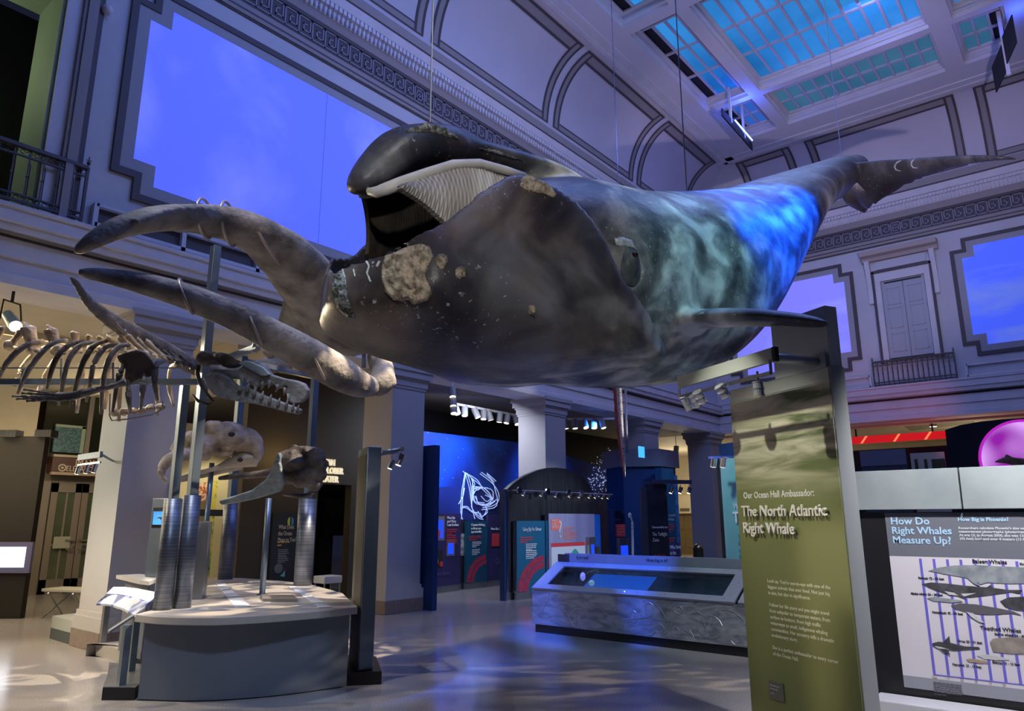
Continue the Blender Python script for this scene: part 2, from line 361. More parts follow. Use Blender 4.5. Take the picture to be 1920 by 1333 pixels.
# coffered ceiling with skylights
ZB, ZG, VO = 12.90, 13.24, 1.47
OPEN = [(13.95, 17.75, 1.9, 5.84), (18.6, 19.95, 1.9, 5.84), (13.95, 17.75, 6.42, 7.38), (18.6, 19.95, 6.42, 7.3), (18.6, 19.95, .40, 1.34), (13.95, 17.75, .36, 1.3),
        (9.3, 13.1, 1.9, 5.84), (9.3, 13.1, 6.42, 7.38), (9.3, 13.1, .36, 1.3)]
K_ = (ZB - 1.55) / (13.26 - 1.55)
LOWO = [(o[0] * K_ - .02, o[1] + .05, o[2] * K_ - .02, o[3] + .05) for o in OPEN]
def snap(vals):
    out = []
    for v in sorted(vals):
        if not out or v - out[-1] > .004: out.append(v)
    return out
def same(v, L): return min(L, key=lambda q: abs(q - v))
xs = snap({-3., XB - VO} | {v for o in LOWO for v in o[:2]}); ys = snap({-4., YL - VO} | {v for o in LOWO for v in o[2:]})
b = MB()
for x0, x1 in zip(xs, xs[1:]):
    for y0, y1 in zip(ys, ys[1:]):
        mx, my = (x0 + x1) / 2, (y0 + y1) / 2
        if any(o[0] < mx < o[1] and o[2] < my < o[3] for o in LOWO): continue
        b.box(x0, y0, ZB, x1, y1, ZB + .7)
struct(b.build('ceiling', mat('ceiling_paint', (.62, .60, .64), .7)))
b = MB()
for (x0, x1, y0, y1) in LOWO:
    for (q, r, z, h) in ((.0, .06, ZB + .10, .06), (.0, .1, ZG - .05, .05)):
        b.box(x0 + q, y0 + q, z, x1 - q, y0 + r, z + h).box(x0 + q, y1 - r, z, x1 - q, y1 - q, z + h).box(x0 + q, y0 + r, z, x0 + r, y1 - r, z + h).box(x1 - r, y0 + r, z, x1 - q, y1 - r, z + h)
b.box(XB - VO - .3, -4, ZB - .03, XB - VO, YL - VO, ZB + .02).box(-3, YL - VO - .3, ZB - .03, XB - VO, YL - VO, ZB + .02)
b.box(XB - VO - .06, -4, ZB - .05, XB - VO + .06, YL - VO + .06, ZB + .3).box(-3, YL - VO - .06, ZB - .05, XB - VO + .06, YL - VO + .06, ZB + .3)
b.box(XB - VO - .1, YL - VO - .1, ZB - .04, XB - VO + .25, YL - VO + .25, ZB + .3)
struct(b.build('trim_16', plaster_pale))
glass_a = mat('skylight_glass', (.004, .12, .33), .25, col2=(.035, .30, .68), scale=.25, emit=(.03, .25, .6), es=.68)
glass_b = mat('skylight_glass_dim', (.02, .10, .17), .25, col2=(.035, .13, .20), scale=.8, emit=(.03, .12, .2), es=.8)
bars_m = mat('glazing_bar', (.50, .50, .60), .5)
bulb_w = mat('bulb_glow', (1, .9, .7), .4, emit=(1, .9, .65), es=6); bulb_b = mat('bulb_blue', (.2, .25, 1), .4, emit=(.2, .25, 1), es=6)
def skylight(n, o, nx, ny, gm, dark=()):
    x0, x1, y0, y1 = o; fx = [x0 + (x1 - x0) * i / nx for i in range(nx + 1)]; fy = [y0 + (y1 - y0) * i / ny for i in range(ny + 1)]
    g, k, bars = MB(), MB(), MB()
    for i in range(nx):
        for j in range(ny):
            if j in dark: k.box(fx[i], fy[j], ZG + .03, fx[i + 1], fy[j + 1], ZG + .05)
            else: g.box(fx[i], fy[j], ZG + .03, fx[i + 1], fy[j + 1], ZG + .05)
    w = struct(bars_build(bars, fx, fy, n))
    g.build('glass', gm, w)
    if dark: k.build('open_void', black, w)
def bars_build(b, fx, fy, n):
    for x in fx: b.box(x - .03, fy[0], ZG - .02, x + .03, fy[-1], ZG + .035)
    for y in fy: b.box(fx[0], y - .028, ZG - .03, fx[-1], y + .028, ZG + .035)
    return b.build('window_%d' % n, bars_m)
skylight(1, OPEN[0], 3, 11, glass_a); skylight(2, OPEN[1], 2, 11, glass_b); skylight(3, OPEN[2], 3, 3, glass_a, (2,))
skylight(4, OPEN[3], 2, 3, mat('skylight_glass_blue', (.01, .06, .25), .25, emit=(.02, .1, .4), es=.9), (2,)); skylight(5, OPEN[4], 2, 3, glass_b, (0,))
skylight(6, OPEN[5], 3, 3, glass_a, (0,)); skylight(7, OPEN[6], 3, 11, glass_a); skylight(8, OPEN[7], 3, 3, glass_a, (2,)); skylight(9, OPEN[8], 3, 3, glass_a, (0,))

# lamps in the dark slots beside the skylight and lamp panels hung below it
for (x, y, m_, lab) in ((1306, 153, bulb_w, 'warm round spot lamp in the dark slot beside the skylight'), (1230, 68, bulb_b, 'blue-white spot lamp in the dark slot beside the skylight'), (1156, 0, bulb_w, 'warm spot lamp in the dark slot at the top edge of view')):
    p = at_z(x, y, ZG + .12); t = thing('slot_lamp', lab, 'spot lamp', p, 'skylight slot lamps')
    MB().cyl(p, p + Vector((0, 0, .22)), .13, 16).build('housing', steel, t); MB().ball(p, .11, .11, .05, 14, 8).build('lens', m_, t, smooth=True)
for (p0, p1, rods, lab, lit) in (((1353, 218), (1410, 283), ((1367, 205), (1388, 226)), 'thin hanging lamp panel with a bright blue tube in the vault corner', True), ((1866, 150), (1906, 60), ((1877, 25), (1880, 8)), 'pair of dark hanging panels on a rod at upper right', False)):
    zz = 12.05; a, c = at_z(*p0, zz), at_z(*p1, zz)
    t = thing('hanging_panel', lab, 'lamp panel', (a + c) / 2, 'hanging lamp panels')
    if lit:
        d = (c - a); MB().obox(a, d, (0, 0, .22), (-.04, -.04, 0)).build('panel', dark_room, t)
        MB().cyl(a.lerp(c, .35) + Vector((-.1, -.12, .18)), a.lerp(c, .93) + Vector((-.1, -.12, .18)), .022, 8).build('tube', mat('tube_blue', (.2, .3, 1), .4, emit=(.18, .28, 1), es=5), t)
        for f in (.28, .72): q = a.lerp(c, f); MB().box(q.x - .03, q.y - .05, zz + .1, q.x + .03, q.y + .01, ZG).build('rod', plaster_pale, t)
        light('POINT', 'blue_tube_light', (a + c) / 2 + Vector((-.3, -.35, .5)), None, 30, (.05, .12, 1), .1)
    else:
        d = (c - a); e = Vector((0, 0, .55)); m = a.lerp(c, .52)
        MB().obox(a - e * .6, d * .5, e * 1.3, (.03, .03, 0)).build('panel', dark_room, t); MB().obox(m - e * .4, d * .45, e * 1.3, (.03, .03, 0)).build('panel', dark_room, t)
        MB().box(m.x - .04, m.y - .04, zz - .5, m.x + .04, m.y + .04, ZG).build('rod', plaster_pale, t)
        light('POINT', 'blue_panel_light', m + Vector((-.4, -.4, .5)), None, 16, (.05, .12, 1), .1)

# projected sky murals in stepped frames
def stepped(a0, a1, z0, z1, n=.3, k=.31):
    return [(a0 + n, z0), (a1 - n, z0), (a1 - n, z0 + k), (a1, z0 + k), (a1, z1 - k), (a1 - n, z1 - k), (a1 - n, z1), (a0 + n, z1), (a0 + n, z1 - k), (a0, z1 - k), (a0, z0 + k), (a0 + n, z0 + k)]
def sky_mat(name, c1, c2, sc, st):
    m = mat(name, c1, .9, col2=c2, scale=sc, detail=6, lo=.52, hi=.80, emit=c1, es=1.0, stretch=st, dist=.4); return m
def sky(axis, D, a0, a1, z0, z1, m, label):
    def pt(a, z, o): return (a, D - o, z) if axis == 'x' else (D - o, a, z)
    P = stepped(a0, a1, z0, z1); c = (a0 + a1) / 2
    t = thing('sky_screen', label, 'mural', pt(c, z0 - .24, 0), 'projected sky murals')
    dv = Vector(pt(0, 0, -.02)) - Vector(pt(0, 0, 0))
    MB().ext([pt(a, z, .035) for a, z in P], dv).build('sky_picture', m, t)
    def ring(offs0, offs1, o, nm, mm):
        A = stepped(a0 - offs0, a1 + offs0, z0 - offs0, z1 + offs0); B = stepped(a0 - offs1, a1 + offs1, z0 - offs1, z1 + offs1); n = len(A); b = MB()
        vs = [pt(*p, o) for p in A] + [pt(*p, o) for p in B] + [pt(*p, 0) for p in A] + [pt(*p, 0) for p in B]
        fs = []
        for i in range(n):
            j = (i + 1) % n; fs += [(i, j, n + j, n + i), (2 * n + i, 2 * n + j, j, i), (n + i, n + j, 3 * n + j, 3 * n + i)]
        b.add(vs, fs).build(nm, mm, t)
    ring(.0, .17, .03, 'border', mat('screen_border', (.34, .34, .37), .7)); ring(.17, .27, .05, 'frame', bronze)
    return t
s1 = sky('x', YL, 3.64, 9.56, 6.05, 8.84, sky_mat('sky_left', (.082, .125, .86), (.20, .24, .95), .42, (1, 1, .8)), 'large blue projected sky on the left wall above the balcony ledge')
MB().box(6.655, YL - .037, 6.05, 6.66, YL - .034, 8.84).build('seam', bronze, s1)
sky('y', XB, -1.6, 2.34, 6.08, 8.88, sky_mat('sky_right', (.05, .095, .68), (.13, .19, .42), .75, (1, .35, 1.5)), 'blue sky mural with grey cloud band right of the shuttered upper door')
sky('y', XB, 5.43, 8.9, 6.08, 8.88, sky_mat('sky_mid', (.17, .17, .70), (.27, .28, .72), .8, (1, .4, 1.4)), 'pale violet sky mural behind the whale tail, left of the shuttered upper door')

# shuttered door high in the back wall
door_p = mat('door_paint', (.40, .42, .45), .6)
d2 = struct(MB().box(XB - .05, 3.31, 6.02, XB + .02, YC - .008, 8.26).box(XB - .05, YC + .008, 6.02, XB + .02, 4.41, 8.26).build('door_2', door_p, bevel=.004))
b = MB()
for y0 in (3.31, YC + .01):
    for z0, z1 in ((6.2, 6.75), (6.9, 7.5), (7.6, 8.1)):
        for (a, c, d, e) in ((.1, .44, z0, z0 + .02), (.1, .44, z1 - .02, z1), (.1, .12, z0, z1), (.42, .44, z0, z1)): b.box(XB - .065, y0 + a, d, XB - .045, y0 + c, e)
b.build('leaf_moulding', door_p, d2)
MB().box(XB - .06, 3.31, 5.98, XB - .02, 4.41, 6.03).box(XB - .06, 3.38, 8.26, XB - .02, 4.34, 8.3).build('shadow_gap', black, d2)
MB().box(XB - .10, 3.14, 5.9, XB, 3.29, 8.6).box(XB - .10, 4.43, 5.9, XB, 4.58, 8.6).box(XB - .10, 3.29, 8.34, XB, 4.43, 8.6).build('casing', plaster_pale, d2)
MB().box(XB - .13, 3.08, 5.9, XB, 3.14, 8.66).box(XB - .13, 4.58, 5.9, XB, 4.64, 8.66).box(XB - .13, 3.08, 8.6, XB, 4.64, 8.68).build('casing_edge', bronze, d2)
MB().box(XB - .05, 3.2, 8.72, XB, 4.52, 8.98).build('frieze_panel', plaster, d2)
MB().sweep([(0, 9.0), (.12, 9.0), (.16, 9.1), (.3, 9.14), (.34, 9.26), (0, 9.3)], (XB, 2.86, 0), (0, 1, 0), 2.0, (-1, 0, 0)).build('pediment', mat('pediment_paint', (.45, .38, .34), .7), d2)
for y in (2.96, 4.66):
    MB().ext([(XB, y, 7.7), (XB - .08, y, 7.72), (XB - .06, y, 8.1), (XB - .12, y, 8.6), (XB - .22, y, 9.0), (XB, y, 9.0)], (0, .13, 0)).build('bracket', plaster_pale, d2)

# balcony railings
iron = mat('wrought_iron', (.085, .072, .068), .5, .4)
def railing(axis, D, a0, a1, z0, z1, label, nb, ends):
    def pt(a, o, z): return Vector((a, D - o, z)) if axis == 'x' else Vector((D - o, a, z))
    t = thing('balcony_railing', label, 'railing', pt((a0 + a1) / 2, .12, z0), 'iron balcony railings')
    o = .12; h = z1 - z0
    MB().bar(pt(a0, o, z1 - .02), pt(a1, o, z1 - .02), .07, .045).build('top_rail', iron, t)
    MB().bar(pt(a0, o, z0 + .04), pt(a1, o, z0 + .04), .04, .03).bar(pt(a0, o, z0 + .12), pt(a1, o, z0 + .12), .03, .02).bar(pt(a0, o, z1 - .14), pt(a1, o, z1 - .14), .03, .02).build('rail', iron, t)
    b = MB(); n = int((a1 - a0) / .075)
    for i in range(n):
        c = a0 + (i + .5) * (a1 - a0) / n
        for zc in (z1 - .085, z0 + .08):
            b.tube([pt(c + .03 * math.cos(k * 1.05 + (i % 2) * pi), o, zc + .026 * math.sin(k * 1.05)) for k in range(6)], .006, 4)
    b.build('scroll_band', iron, t)
    for i in range(nb + 1):
        c = a0 + i * (a1 - a0) / nb; e = i in (0, nb) and ends
        mb = MB().bar(pt(c, o, z0), pt(c, o, z1 - .04 + (.03 if e else 0)), .035 if e else .016)
        if e: mb.ball(pt(c, o, z1 + .05), .025).bar(pt(c, o, z1), pt(c, o, z1 + .14), .012).bar(pt(c - .03, o, z1 + .09), pt(c + .03, o, z1 + .09), .01)
        else: mb.tube([pt(c + .02, o, z0 + .13), pt(c + .02, o, z1 - .24), pt(c, o, z1 - .17)], .006, 4).ball(pt(c, o, z0 + h * .5), .018, n=6, m=4)
        mb.build('end_post' if e else 'baluster', iron, t)
railing('x', YL, .2, 3.08, 5.22, 5.98, 'wrought iron balcony railing before the dark doorway at upper left', 18, True)
railing('y', XB, 2.84, 4.88, 5.24, 5.98, 'wrought iron balcony railing below the shuttered upper door', 16, True)
# ventilation boxes on the ledge
def vents(axis, D, a0, a1, z0, z1, step, label, pale):
    def bx_(b, p, q, o0, o1, u, v): return b.box(p, D - o1, u, q, D - o0, v) if axis == 'x' else b.box(D - o1, p, u, D - o0, q, v)
    c = (a0 + a1) / 2; t = thing('ledge_vent', label, 'vent', (c, D, z0) if axis == 'x' else (D, c, z0), 'ledge vents')
    f = MB(); bx_(f, a0, a1, 0, .1, z1 - .04, z1); bx_(f, a0, a1, 0, .1, z0, z0 + .05)
    a = a0
    while a < a1 + .01: bx_(f, a - .03, a + .03, 0, .1, z0, z1); a += step
    f.build('frame', plaster_pale, t); g = MB(); bx_(g, a0, a1, -.01, .02, z0, z1); g.build('grille', pale, t)
vents('x', YL, 3.25, 9.7, 5.24, 5.55, 1.16, 'long dark vent box on the ledge under the left sky screen', bronze)
vents('y', XB, .2, 2.6, 5.26, 5.6, 2.4, 'pale vent box on the ledge right of the back railing', plaster)
vents('y', XB, 5.0, 7.4, 5.26, 5.6, 2.4, 'pale vent box on the ledge left of the back railing', plaster)

# piers along the left aisle
pier_m = mat('pier_plaster', (.37, .355, .365), .7, col2=(.41, .395, .40), scale=1.0)
def pier(x, label):
    y = YL; w = .78
    t = thing('pier', label, 'column', (x + w / 2, y + w / 2, 0), 'square piers of the left aisle')
    MB().box(x, y, .42, x + w, y + w, 4.0).build('shaft', pier_m, t)
    b = MB()
    for e, z0, z1 in ((.02, 3.88, 3.93), (.04, 3.93, 4.04), (.06, 4.04, 4.08), (.10, 4.08, 4.2), (.13, 4.2, 4.28)): b.box(x - e, y - e, z0, x + w + e, y + w + e, z1)
    b.build('capital', pier_m, t)
    MB().box(x - .045, y - .045, .22, x + w + .045, y + w + .045, .38).box(x - .02, y - .02, .38, x + w + .02, y + w + .02, .44).build('base_moulding', pier_m, t)
    MB().box(x - .05, y - .05, 0, x + w + .05, y + w + .05, .22).build('plinth', granite, t, bevel=.008)
pier(3.97, 'square plaster pier behind the plinth at left, lit warm on one side')
pier(8.44, 'square plaster pier beside the theater doorway, full height in view')
pier(12.97, 'square plaster pier rising behind the dark arched exhibit panel')
pier(17.5, 'square plaster pier above the blue hexagonal exhibit tower')
pier(21.7, 'square plaster pier in the corner left of the teal panel')

# rooms below the mezzanine
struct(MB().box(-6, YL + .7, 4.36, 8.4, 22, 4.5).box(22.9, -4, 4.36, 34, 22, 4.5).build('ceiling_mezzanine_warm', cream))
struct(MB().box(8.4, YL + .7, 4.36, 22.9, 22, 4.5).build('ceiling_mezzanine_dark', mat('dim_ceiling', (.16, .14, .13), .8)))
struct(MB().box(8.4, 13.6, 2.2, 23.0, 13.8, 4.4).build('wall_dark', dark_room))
struct(MB().box(-6, 18.6, 0, 8, 18.8, 4.4).build('wall_left_rear', mat('brown_wall', (.13, .10, .06), .7)))
struct(MB().box(31, -4, 0, 31.2, 22, 4.4).build('wall_rear', cream))
struct(MB().box(23.5, 17.5, 0, 31, 17.7, 4.4).build('wall_corridor', cream))
b = MB()
for x in (1.2, 5.8): b.box(x, YL + .7, 4.2, x + .35, 18.6, 4.37)
b.box(-6, 12.4, 4.24, 8.4, 12.75, 4.37).box(23.4, -4, 4.22, 23.8, 10, 4.37)
struct(b.build('trim_17', cream))
# ------------------------------------------------------------------ suspended right whale model
from mathutils.bvhtree import BVHTree
WO = at_d(630, 520, 5.1); _a = YAW - math.radians(44)
WT = Vector((math.cos(_a), math.sin(_a), 0)); WN = Vector((math.sin(_a), -math.cos(_a), 0))
def W3(s, n, z): return Vector((WO.x + s * WT.x + n * WN.x, WO.y + s * WT.y + n * WN.y, z))
def Lp(x, y, n):                                   # point of the picture ray at lateral offset n of the whale
    r = ray(x, y); t = ((WO - EYE).dot(WN) + n) / r.dot(WN); return EYE + r * t
def hermite(S, V, x):
    if x <= S[0]: return V[0]
    if x >= S[-1]: return V[-1]
    i = 0
    while S[i + 1] < x: i += 1
    def sl(k):
        if k == 0: return (V[1] - V[0]) / (S[1] - S[0])
        if k == len(S) - 1: return (V[-1] - V[-2]) / (S[-1] - S[-2])
        return .5 * ((V[k + 1] - V[k]) / (S[k + 1] - S[k]) + (V[k] - V[k - 1]) / (S[k] - S[k - 1]))
    h = S[i + 1] - S[i]; t = (x - S[i]) / h
    return (2*t**3 - 3*t*t + 1) * V[i] + (t**3 - 2*t*t + t) * h * sl(i) + (-2*t**3 + 3*t*t) * V[i + 1] + (t**3 - t*t) * h * sl(i + 1)

tS = [1.3, 1.55, 1.9, 2.2, 2.8, 3.4, 4.0, 4.6, 5.2, 5.8, 6.4, 7.0, 7.6, 8.2, 8.8, 9.6, 10.4, 11.2, 11.9, 12.3]
tA = [.3, .78, .98, 1.05, 1.102, 1.132, 1.17, 1.185, 1.165, 1.115, 1.045, .965, .865, .755, .645, .525, .416, .322, .25, .08]
tT = [4.2, 4.46, 4.62, 4.74, 4.865, 5.007, 5.205, 5.42, 5.648, 5.89, 6.184, 6.479, 6.773, 7.067, 7.36, 7.752, 8.144, 8.492, 8.76, 8.72]
tB = [3.7, 2.9, 2.79, 2.781, 2.815, 2.874, 2.971, 3.11, 3.43, 3.97, 4.53, 5.04, 5.53, 5.97, 6.385, 6.85, 7.305, 7.82, 8.2, 8.56]
trunk = MB(); rows = []
for i in range(111):
    s = 1.3 + 11.0 * i / 110; a, t, q = hermite(tS, tA, s), hermite(tS, tT, s), hermite(tS, tB, s)
    zc, hb = (t + q) / 2, (t - q) / 2
    rows.append([W3(s, a * math.cos(g), zc + hb * math.sin(g)) for g in [2 * pi * k / 56 for k in range(56)]])
trunk.grid(rows, closev=True).add(rows[0], [tuple(range(56))]).add(rows[-1], [tuple(range(56))])

jS = [-.05, 0, .06, .095, .165, .27, .45, .58, .7, .9, 1.02, 1.22, 1.42, 1.6, 1.73, 1.83, 1.93, 2.05, 2.3, 2.7]
jW = [.03, .10, .19, .25, .40, .55, .65, .70, .73, .76, .78, .85, .95, 1.02, 1.075, 1.105, 1.125, 1.135, 1.11, 1.0]
jL = [3.26, 3.30, 3.315, 3.33, 3.37, 3.47, 3.60, 3.73, 3.87, 4.04, 4.13, 4.13, 4.05, 3.93, 3.76, 3.56, 3.42, 3.34, 3.2, 3.02]
jB = [3.16, 3.05, 2.985, 2.965, 2.94, 2.885, 2.83, 2.80, 2.775, 2.75, 2.74, 2.735, 2.735, 2.74, 2.745, 2.75, 2.76, 2.77, 2.80, 2.86]
jaw = MB(); rows = []
for i in range(91):
    s = -.05 + 2.75 * (i / 90) ** 1.25
    w, zl, zb = hermite(jS, jW, s), hermite(jS, jL, s), hermite(jS, jB, s)
    wr = min(w, 1.58 * (s + .05) + .04); zr = zl + .12 * max(0, 1 - abs(s - .3) / .3)
    bul = .13 * min(1, max(0, (s + .03) / .35)) * max(0, 1 - max(0, s - 1.5) / .7); zm = zb + .42 * (zl - zb)
    row = []
    def prof(sg, w_, z_):
        P = []
        for k in range(16):                        # keel -> widest
            g = pi / 2 * k / 16; P.append((sg * (w_ + bul) * math.sin(g) ** .9, zm - (zm - zb) * math.cos(g) ** .9))
        for k in range(13):                        # widest -> lip
            t = k / 12; P.append((sg * (w_ + bul * (1 - t * t)), zm + (z_ - zm) * t))
        return P
    Lh, Rh = prof(1, w, zl), prof(-1, wr, zr)
    outer = Lh[::-1] + Rh[1:]
    th = min(.09, .3 * w + .01)
    def inn(p):
        n_, z_ = p; f = max(.05, 1 - th / max(w, .06)); return (n_ * f, min(max(z_ + .12, zb + .12), (zl if n_ > 0 else zr) - .015))
    inner = [inn(p) for p in outer[::-1]]
    rows.append([W3(s, n_, z_) for n_, z_ in outer + inner])
jaw.grid(rows, closev=True).add(rows[0], [tuple(range(len(rows[0])))]).add(rows[-1], [tuple(range(len(rows[0])))])

rost = MB(); RS = [(.10, 3.93, .03, .05), (.14, 3.98, .085, .12), (.22, 4.07, .13, .18), (.34, 4.20, .17, .25), (.5, 4.37, .20, .29), (.7, 4.485, .205, .29), (.92, 4.57, .21, .29), (1.1, 4.63, .17, .25), (1.25, 4.66, .13, .23), (1.5, 4.69, .135, .25), (1.8, 4.72, .14, .29), (2.2, 4.74, .15, .34), (2.7, 4.77, .10, .28), (3.2, 4.80, .03, .15)]
rows = []; NR = 60
for i in range(NR + 1):
    u = i / NR * (len(RS) - 1); K = list(range(len(RS)))
    v = [hermite(K, [r[c] for r in RS], u) for c in range(4)]; v2 = [hermite(K, [r[c] for r in RS], min(u + .05, len(RS) - 1)) for c in range(2)]; v1 = [hermite(K, [r[c] for r in RS], max(u - .05, 0)) for c in range(2)]
    ds, dz = v2[0] - v1[0], v2[1] - v1[1]; l = math.hypot(ds, dz) or 1; ns, nz_ = -dz / l, ds / l
    row = []
    for k in range(28):
        g = 2 * pi * k / 28; c, q = math.cos(g), math.sin(g); hh = v[2] * (1 if q > 0 else .85)
        row.append(W3(v[0] + ns * hh * q, v[3] * c * (1 + .12 * max(0, -q)), v[1] + nz_ * hh * q))
    rows.append(row)
rost.grid(rows, closev=True).add(rows[0], [tuple(range(28))]).add(rows[-1], [tuple(range(28))])

def flipper(sg):
    b = MB(); rt = (2.95, .92 * sg, 3.34); q_ = at_d(1557, 605, 4.98); tp = ((q_ - WO).dot(WT), (q_ - WO).dot(WN), q_.z) if sg > 0 else (3.9, -1.9, 3.5); rows = []
    for i in range(25):
        t = i / 24; s = rt[0] + (tp[0] - rt[0]) * t; n_ = rt[1] + (tp[1] - rt[1]) * t; z = rt[2] + (tp[2] - rt[2]) * t + .05 * math.sin(pi * t)
        hc = hermite([0, .12, .3, .6, .85, .97, 1], [.34, .24, .25, .27, .18, .06, .01], t); ht = hermite([0, .1, .3, .7, .95, 1], [.15, .10, .085, .062, .03, .006], t)
        rows.append([W3(s + hc * (1 + math.cos(g)), n_, z + .10 * hc * (1 + math.cos(g)) + ht * math.sin(g)) for g in [2 * pi * k / 16 for k in range(16)]])
    return b.grid(rows, closev=True).add(rows[0], [tuple(range(16))]).add(rows[-1], [tuple(range(16))])
def fluke(lead, trail, th):
    K = list(range(len(lead))); rows = []; N = 24
    for i in range(N + 1):
        u = i / N * (len(lead) - 1); L = at_d(*[hermite(K, [p[c] for p in lead], u) for c in range(3)]); T_ = at_d(*[hermite(K, [p[c] for p in trail], u) for c in range(3)])
        h = th * (1 - .85 * i / N); row = []
        for k in range(20):
            g = 2 * pi * k / 20; x = (1 - math.cos(g)) / 2
            row.append(L.lerp(T_, x) + Vector((0, 0, h * math.sin(g) * (1.2 - x))))
        rows.append(row)
    return MB().grid(rows, closev=True).add(rows[0], [tuple(range(20))]).add(rows[-1], [tuple(range(20))])
near_f = fluke([(1575, 312, 13.6), (1640, 302, 13.0), (1700, 299, 12.55), (1760, 295, 12.15), (1830, 292, 11.75), (1880, 293, 11.45), (1916, 298, 11.25)],
               [(1628, 395, 14.7), (1648, 380, 14.2), (1690, 353, 13.6), (1740, 330, 12.95), (1800, 312, 12.3), (1860, 303, 11.75), (1916, 299, 11.27)], .13)
far_f = fluke([(1588, 318, 13.6), (1584, 348, 14.1), (1579, 371, 14.5), (1592, 386, 14.8), (1618, 399, 15.0)], [(1640, 345, 13.9), (1648, 366, 14.2), (1646, 382, 14.5), (1636, 394, 14.8), (1626, 401, 15.0)], .10)

skin = bpy.data.materials.new('whale_skin'); skin.use_nodes = True
def skin_nodes():
    nt = skin.node_tree; B = nt.nodes['Principled BSDF']; N = nt.nodes.new; K = nt.links.new
    tc = N('ShaderNodeTexCoord'); pos = N('ShaderNodeNewGeometry')
    def noise_(sc, de, di, st=None):
        n = N('ShaderNodeTexNoise'); n.inputs['Scale'].default_value = sc; n.inputs['Detail'].default_value = de; n.inputs['Distortion'].default_value = di
        mp = N('ShaderNodeMapping'); mp.inputs['Scale'].default_value = st or (1, 1, 1); K(tc.outputs['Object'], mp.inputs[0]); K(mp.outputs[0], n.inputs['Vector']); return n.outputs[0]
    def ramp(src, pts):
        r = N('ShaderNodeValToRGB'); e = r.color_ramp.elements
        while len(e) < len(pts): e.new(.5)
        for q, (p, c) in zip(e, pts): q.position = p; q.color = (*c, 1)
        K(src, r.inputs[0]); return r.outputs[0]
    def mix(f, a, b):
        m = N('ShaderNodeMix'); m.data_type = 'RGBA'; 
        if hasattr(f, 'links') or not isinstance(f, float): K(f, m.inputs[0])
        else: m.inputs[0].default_value = f
        K(a, m.inputs[6]); K(b, m.inputs[7]); return m.outputs[2]
    hd1 = ramp(noise_(1.5, 5, .6), [(.34, (.022, .021, .025)), (.47, (.055, .05, .052)), (.56, (.115, .105, .10)), (.68, (.20, .195, .195))])
    hd2 = ramp(noise_(.9, 3, .3), [(.42, (1.25, .95, .72)), (.58, (.80, .98, 1.28))])
    mu = N('ShaderNodeMix'); mu.data_type = 'RGBA'; mu.blend_type = 'MULTIPLY'; mu.inputs[0].default_value = .5; K(hd1, mu.inputs[6]); K(hd2, mu.inputs[7]); head = mu.outputs[2]
    back = ramp(noise_(2.6, 10, .35, (.9, 1.2, 1)), [(.34, (.06, .065, .07)), (.46, (.17, .18, .185)), (.54, (.38, .40, .40)), (.64, (.68, .70, .68))])
    tail = ramp(noise_(1.6, 8, .8, (.5, 2, 1)), [(.3, (.03, .03, .032)), (.55, (.10, .10, .105)), (.75, (.24, .24, .24))])
    sx = N('ShaderNodeSeparateXYZ'); K(pos.outputs['Position'], sx.inputs[0])
    def step(x0, x1):
        m = N('ShaderNodeMapRange'); m.interpolation_type = 'SMOOTHSTEP'; m.inputs['From Min'].default_value = x0; m.inputs['From Max'].default_value = x1; K(sx.outputs[0], m.inputs[0]); return m.outputs[0]
    c = mix(step(4.1, 5.6), head, back); c = mix(step(8.6, 11.0), c, tail); fl = N('ShaderNodeRGB'); fl.outputs[0].default_value = (.024, .021, .019, 1); c = mix(step(13.3, 14.2), c, fl.outputs[0])
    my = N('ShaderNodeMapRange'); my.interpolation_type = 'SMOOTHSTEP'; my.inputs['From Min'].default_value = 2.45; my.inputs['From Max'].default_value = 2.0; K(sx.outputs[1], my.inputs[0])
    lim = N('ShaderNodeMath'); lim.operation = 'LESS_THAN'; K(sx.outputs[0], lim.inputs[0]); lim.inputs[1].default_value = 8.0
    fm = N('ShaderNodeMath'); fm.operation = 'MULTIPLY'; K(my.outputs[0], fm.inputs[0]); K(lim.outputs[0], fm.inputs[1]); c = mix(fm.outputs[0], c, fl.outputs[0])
    sp = ramp(noise_(26, 4, .2), [(.64, (0, 0, 0)), (.72, (1, 1, 1))]); ar = ramp(noise_(1.3, 3, 0), [(.47, (0, 0, 0)), (.60, (1, 1, 1))])
    mm = N('ShaderNodeMath'); mm.operation = 'MULTIPLY'; K(sp, mm.inputs[0]); K(ar, mm.inputs[1])
    wh = N('ShaderNodeRGB'); wh.outputs[0].default_value = (.55, .56, .55, 1)
    c = mix(mm.outputs[0], c, wh.outputs[0])
    K(c, B.inputs['Base Color']); B.inputs['Roughness'].default_value = .42; B.inputs['Specular IOR Level'].default_value = .45
    bp = N('ShaderNodeBump'); bp.inputs['Strength'].default_value = .25; bp.inputs['Distance'].default_value = .02; K(noise_(14, 6, 0), bp.inputs['Height']); K(bp.outputs[0], B.inputs['Normal'])
skin_nodes()
whale = thing('right_whale_model', 'life-size dark mottled whale model hanging in the hall with its mouth open', 'whale', W3(4.2, 0, 2.9))
allb = MB()
for q in (trunk, jaw, rost, flipper(1), flipper(-1), near_f, far_f): allb.add(q.v, q.f)
body = allb.build('body', skin, whale, smooth=True)
rm = body.modifiers.new('one_skin', 'REMESH'); rm.mode = 'VOXEL'; rm.voxel_size = .03; rm.use_smooth_shade = True
sm_ = body.modifiers.new('soften', 'SMOOTH'); sm_.factor = .5; sm_.iterations = 4

